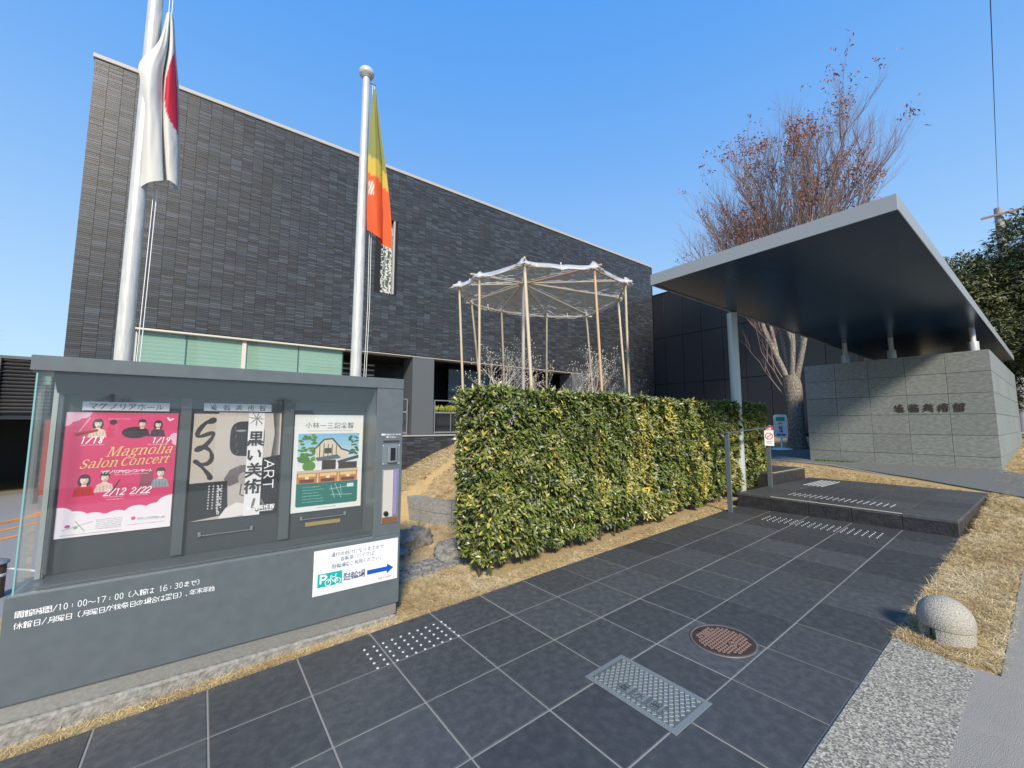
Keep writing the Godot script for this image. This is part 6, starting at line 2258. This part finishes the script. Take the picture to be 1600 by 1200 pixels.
func evergreen(label: String, at: Vector3, blobs: Array, count: int, sd: int, dark: Color, light: Color, group := "evergreen trees behind the stone wall") -> void:
	rng.seed = sd
	at.y = gy(at.x, at.z)
	var t := thing("evergreen_tree", label, "tree", at, group)
	var mb := MB.new()
	mb.tube([Vector3.ZERO, Vector3(0.05, 2.0, 0.0), Vector3(-0.1, 4.5, 0.1)], [0.28, 0.22, 0.14], 10)
	for bl in blobs:
		var c: Vector3 = bl[0]
		mb.tube([Vector3(0.0, minf(2.6, c.y * 0.6), 0), c * Vector3(0.5, 0.8, 0.5), c], [0.11, 0.07, 0.03], 6, Color.WHITE, false)
	part("trunk", mb, M.bark, t)
	var xf := []
	var cl := []
	var total := 0.0
	for bl in blobs:
		total += bl[1] * bl[1]
	for bl in blobs:
		var c2: Vector3 = bl[0]
		var R: float = bl[1]
		var n := int(count * R * R / total / 9.0)
		for k in n:
			var d := Vector3(rng.randfn(), rng.randfn() * 0.8, rng.randfn()).normalized()
			var p := c2 + d * R * pow(rng.randf(), 0.33) * Vector3(1, 0.75, 1)
			# a clump of leaves
			var tone := rng.randf()
			for q in 9:
				var o := p + Vector3(rng.randf_range(-1, 1), rng.randf_range(-0.6, 0.6), rng.randf_range(-1, 1)) * 0.3
				var ld := (d + Vector3(rng.randf_range(-1, 1), rng.randf_range(-0.8, 0.6), rng.randf_range(-1, 1))).normalized()
				xf.append(leaf_xf(o, ld, Vector3.UP + d, rng.randf_range(0.13, 0.24)))
				cl.append(dark.lerp(light, clampf(tone * 0.8 + rng.randf_range(-0.2, 0.3), 0, 1)))
	flock("crown", leaf_mesh(), M.foliage, xf, cl, t)

func build_evergreens() -> void:
	var d := Color(0.055, 0.075, 0.028)
	var l := Color(0.22, 0.22, 0.085)
	evergreen("dense evergreen tree rising left of the others beyond the stone wall", Vector3(28, 0, -2.6), [[Vector3(0, 6.2, 0.2), 2.0], [Vector3(0.4, 7.3, 0.3), 1.5], [Vector3(-0.4, 4.5, 0.9), 1.7], [Vector3(0.3, 3.2, -0.2), 1.9], [Vector3(0.2, 1.6, 0.4), 1.3]], 34000, 901, d, l)
	evergreen("tallest evergreen tree at the right edge beyond the stone wall", Vector3(28.5, 0, 0.8), [[Vector3(0, 8.4, 0), 2.2], [Vector3(0.3, 6.5, -0.8), 2.1], [Vector3(-0.6, 5.0, 0.9), 2.1], [Vector3(0, 3.4, -0.5), 2.1], [Vector3(0.2, 2.0, 0.4), 1.7]], 42000, 902, d, l)
	evergreen("lower evergreen tree close behind the stone wall at right", Vector3(22.5, 0, 0.9), [[Vector3(0, 3.9, 0), 1.1], [Vector3(0.3, 3.0, -0.6), 1.15], [Vector3(-0.4, 2.2, 0.6), 1.1], [Vector3(0.1, 1.2, -0.4), 1.0]], 20000, 903, d, Color(0.15, 0.15, 0.035))
	evergreen("round street tree across the road behind the viewer at left", Vector3(-7, 0, 48), [[Vector3(0, 3.2, 0), 1.6], [Vector3(0.5, 2.6, 0.4), 1.4]], 4000, 904, d, l, "trees across the road")
	evergreen("round street tree across the road behind the viewer at right", Vector3(9, 0, 60), [[Vector3(0, 3.4, 0), 1.6], [Vector3(-0.6, 2.6, 0.2), 1.4]], 4000, 906, d, l, "trees across the road")

# ---------------------------------------------------------------- far things
func build_background() -> void:
	# louvred outbuilding on the left
	var b := thing("louvred_building", "dark slatted outbuilding with an open garage at far left", "building", Vector3.ZERO)
	var mb := MB.new()
	mb.box(Vector3(-13.0, 1.62, -21.0), Vector3(-2.9, 2.98, -15.06))
	part("upper_wall", mb, M.black, b)
	for k in 15:
		mb = MB.new()
		mb.xbox(Transform3D(Basis(Vector3.RIGHT, 0.5), Vector3(-7.95, 1.72 + k * 0.088, -15.0)), Vector3(9.8, 0.05, 0.05), Color.WHITE, 0.004)
		part("louvre", mb, mat(0.05, 0.05, 0.055, 0.5), b)
	mb = MB.new()
	mb.box(Vector3(-13.0, 2.981, -21.0), Vector3(-2.95, 3.06, -14.94), Color.WHITE, 0.008)
	mb.box(Vector3(-3.99, 1.6, -15.05), Vector3(-3.9, 3.0, -14.9), Color.WHITE, 0.004)
	part("roof_edge", mb, mat(0.14, 0.15, 0.155, 0.5), b)
	mb = MB.new()
	mb.box(Vector3(-13.0, 1.54, -21.0), Vector3(-2.9, 1.619, -14.96), Color.WHITE, 0.004)
	part("beam", mb, M.panel[0], b)
	mb = MB.new()
	mb.box(Vector3(-13.0, -0.5, -21.0), Vector3(-2.9, 1.539, -20.6))
	mb.box(Vector3(-13.0, -0.5, -20.59), Vector3(-12.7, 1.539, -15.1))
	part("garage_wall", mb, M.recess, b)
	mb = MB.new()
	mb.box(Vector3(-2.9, -0.5, -20.6), Vector3(-2.6, 2.98, -15.0))
	part("side_wall", mb, M.recess, b)
	mb = MB.new()
	mb.bar(Vector3(-3.05, -0.4, -15.0), Vector3(-3.05, 1.54, -15.0), 0.12, 0.12)
	part("red_post", mb, mat(0.25, 0.05, 0.04, 0.5), b)
	# litter bin / bollard with chain at the extreme left
	var bt := thing("chain_post", "brown post with a pale cap at the left edge behind the board", "post", Vector3(-1.42, gy(-1.42, -5.84), -5.84))
	mb = MB.new()
	mb.lathe([Vector2(0.07, -0.05), Vector2(0.07, 0.31), Vector2(0.0001, 0.31)], 20)
	part("shaft", mb, mat(0.07, 0.05, 0.04, 0.5), bt)
	mb = MB.new()
	mb.lathe([Vector2(0.085, 0.311), Vector2(0.085, 0.33), Vector2(0.04, 0.35), Vector2(0.0001, 0.352)], 20)
	part("cap", mb, mat(0.3, 0.34, 0.38, 0.3, 0.5), bt)
	mb = MB.new()
	mb.lathe([Vector2(0.072, 0.2), Vector2(0.074, 0.205), Vector2(0.074, 0.22), Vector2(0.072, 0.225)], 20)
	part("band", mb, M.white, bt)
	mb = MB.new()
	var cp := []
	var cr := []
	for k in 14:
		var u := k / 13.0
		cp.append(Vector3(0.07 + u * 0.9, 0.26 - 0.3 * sin(u * PI * 0.5) * 0.9, -0.35 * u))
		cr.append(0.011)
	mb.tube(cp, cr, 6)
	part("chain", mb, M.white, bt)
	# utility pole far right and its wire, that runs back over the forecourt to a second pole
	var up := thing("utility_pole", "grey utility pole with crossarm above the evergreen trees", "utility pole", Vector3(40.2, gy(40, -1.4), -1.42), "utility poles")
	mb = MB.new()
	mb.tube([Vector3(0, -0.2, 0), Vector3(0, 14.3, 0)], [0.28, 0.2], 14)
	part("shaft", mb, mat(0.3, 0.3, 0.32, 0.8), up)
	mb = MB.new()
	mb.bar(Vector3(-0.4, 13.75, -0.75), Vector3(0.3, 13.95, 6.0), 0.1, 0.12)
	part("crossarm", mb, mat(0.3, 0.2, 0.19, 0.7), up)
	mb = MB.new()
	mb.bar(Vector3(0, 12.9, 0.1), Vector3(0.1, 13.85, 1.9), 0.06, 0.06)
	part("brace", mb, mat(0.25, 0.24, 0.25, 0.7), up)
	var u2 := thing("utility_pole", "grey utility pole standing across the street behind the viewer", "utility pole", Vector3(-6.5, plane_y(-6.5, 3) - 0.1, 10.5), "utility poles")
	mb = MB.new()
	mb.tube([Vector3(0, -0.2, 0), Vector3(0, 10.5, 0)], [0.2, 0.15], 14)
	part("shaft", mb, mat(0.2, 0.2, 0.2, 0.8), u2)
	mb = MB.new()
	mb.bar(Vector3(-0.9, 9.8, 0), Vector3(0.9, 9.8, 0), 0.1, 0.1)
	part("crossarm", mb, mat(0.2, 0.2, 0.2, 0.8), u2)
	# small tree behind the outbuilding and bare twigs at the left edge
	evergreen_small()
	rng.seed = 71
	var bl := thing("bare_street_tree", "bare tree whose twigs reach in at the left edge", "tree", Vector3(-7.3, gy(-7.3, -12.4), -12.4))
	mb = MB.new()
	mb.tube([Vector3.ZERO, Vector3(0.05, 1.5, 0), Vector3(0.0, 3.2, 0.05), Vector3(0.1, 4.6, 0.0)], [0.15, 0.11, 0.09, 0.05], 10)
	part("trunk", mb, M.bark, bl)
	mb = MB.new()
	var e2 := []
	for k in 16:
		twiggy(mb, Vector3(0.02, 2.2 + k * 0.14, 0), Vector3(1.0 if k % 2 == 0 else -0.6, 0.3, rng.randf_range(-0.4, 0.5)), 1.9, 0.035, 3, e2, 0.45, 0.03)
	part("twigs", mb, M.twig, bl, "stuff")
	# across the street, seen only as the dark band mirrored in the poster case
	var hs := thing("street_house", "long low house across the street behind the viewer", "house", Vector3(4, plane_y(4, 3) - 0.05, 95))
	mb = MB.new()
	mb.box(Vector3(-16, -0.5, 0), Vector3(16, 2.6, 7))
	part("wall", mb, mat(0.16, 0.15, 0.14, 0.8), hs)
	mb = MB.new()
	mb.prism(PackedVector2Array([Vector2(-0.6, 2.61), Vector2(7.6, 2.61), Vector2(3.5, 4.3)]), Transform3D(Basis(Vector3(0, 0, 1), Vector3(0, 1, 0), Vector3(-1, 0, 0)), Vector3(16.3, 0, 0)), 32.6)
	part("roof", mb, mat(0.05, 0.05, 0.055, 0.7), hs)
	for k in 7:
		mb = MB.new()
		mb.box(Vector3(-14.5 + k * 4.4, 1.0, -0.03), Vector3(-12.9 + k * 4.4, 2.3, -0.001))
		part("window", mb, M.glass_dark, hs)

func evergreen_small() -> void:
	rng.seed = 905
	var at := Vector3(-2.4, gy(-2.4, -27), -27.0)
	var t := thing("background_tree", "small pale leafed treetop above the notice board at left", "tree", at)
	var mb := MB.new()
	mb.tube([Vector3.ZERO, Vector3(0.1, 3.0, 0), Vector3(0.0, 5.0, 0.1)], [0.2, 0.15, 0.06], 8)
	part("trunk", mb, M.bark, t)
	var xf := []
	var cl := []
	for k in 1600:
		var d := Vector3(rng.randfn(), rng.randfn(), rng.randfn()).normalized()
		var p := Vector3(0, 4.6, 0) + d * pow(rng.randf(), 0.4) * Vector3(1.7, 1.3, 1.5)
		xf.append(leaf_xf(p, d + Vector3(rng.randf() - 0.5, rng.randf() - 0.5, 0), Vector3.UP, 0.2))
		cl.append(Color(0.14, 0.16, 0.09).lerp(Color(0.25, 0.25, 0.16), rng.randf()))
	flock("crown", leaf_mesh(), M.foliage, xf, cl, t)

func build_wire() -> void:
	var cam := Vector3(0, EYE, 0)
	var a := Vector3(40.0, 15.0, -1.42) # head of the far pole
	var dirb := pixel_free_dir(52.16, 34.84)
	var b := cam + dirb * 17.0
	var pts := []
	var rr := []
	var far := a + (b - a) * 1.55
	for k in 25:
		var u := k / 24.0
		pts.append(a.lerp(far, u))
		rr.append(0.01)
	var o := MB.new()
	o.tube(pts, rr, 5)
	var w := part("overhead_wire", o, mat(0.05, 0.05, 0.06, 0.7), self)
	tag(w, "thin overhead wire rising from the far utility pole", "wire")

func pixel_free_dir(turn_right: float, up: float) -> Vector3:
	# direction given as degrees right of the view axis and degrees above the level
	var az := deg_to_rad(36.833 + turn_right)
	return Vector3(sin(az) * cos(deg_to_rad(up)), sin(deg_to_rad(up)), -cos(az) * cos(deg_to_rad(up)))

# ---------------------------------------------------------------- build
func _ready() -> void:
	var cam := Camera3D.new()
	cam.name = "camera"
	cam.fov = 86.19
	cam.near = 0.05
	cam.far = 600.0
	add_child(cam)
	cam.position = Vector3(0, EYE, 0)
	cam.rotation = Vector3(0.0963, deg_to_rad(-36.833), 0)
	cam.current = true
	var env := Environment.new()
	env.background_mode = Environment.BG_SKY
	var sm := ProceduralSkyMaterial.new()
	sm.sky_top_color = Color(0.25, 0.53, 0.83)
	sm.sky_horizon_color = Color(0.73, 0.845, 0.905)
	sm.sky_curve = 0.3
	sm.ground_bottom_color = Color(0.3, 0.3, 0.3)
	sm.ground_horizon_color = Color(0.6, 0.65, 0.7)
	sm.sky_energy_multiplier = 1.0
	sm.sun_angle_max = 0.0
	var sky := Sky.new()
	sky.sky_material = sm
	env.sky = sky
	env.tonemap_mode = Environment.TONE_MAPPER_LINEAR
	env.tonemap_exposure = 1.35
	env.sdfgi_enabled = true
	env.ssao_enabled = true
	env.ssil_enabled = true
	var we := WorldEnvironment.new()
	we.name = "world_environment"
	we.environment = env
	add_child(we)
	var sun := DirectionalLight3D.new()
	sun.name = "sun"
	sun.light_energy = 1.25
	sun.light_color = Color(1.0, 0.95, 0.87)
	sun.light_angular_distance = 9.0
	sun.shadow_enabled = true
	var az := deg_to_rad(29.0)
	var el := deg_to_rad(35.0)
	var to_sun := Vector3(-sin(az) * cos(el), sin(el), cos(az) * cos(el))
	add_child(sun)
	sun.position = to_sun * 60.0
	sun.basis = Basis.looking_at(-to_sun)
	var t0 := Time.get_ticks_msec()
	make_materials()
	build_ground()
	build_paving()
	build_platforms()
	build_hard_ground()
	build_museum()
	print("museum ", Time.get_ticks_msec() - t0)
	build_annex()
	build_stone_wall()
	build_canopy()
	build_bare_tree()
	build_evergreens()
	build_hedge()
	build_lawn()
	print("green ", Time.get_ticks_msec() - t0)
	build_notice_board()
	build_flagpoles()
	build_flags()
	build_bamboo()
	build_magnolias()
	build_stones()
	build_walkway_things()
	build_background()
	build_wire()
	print("built ", Time.get_ticks_msec() - t0)
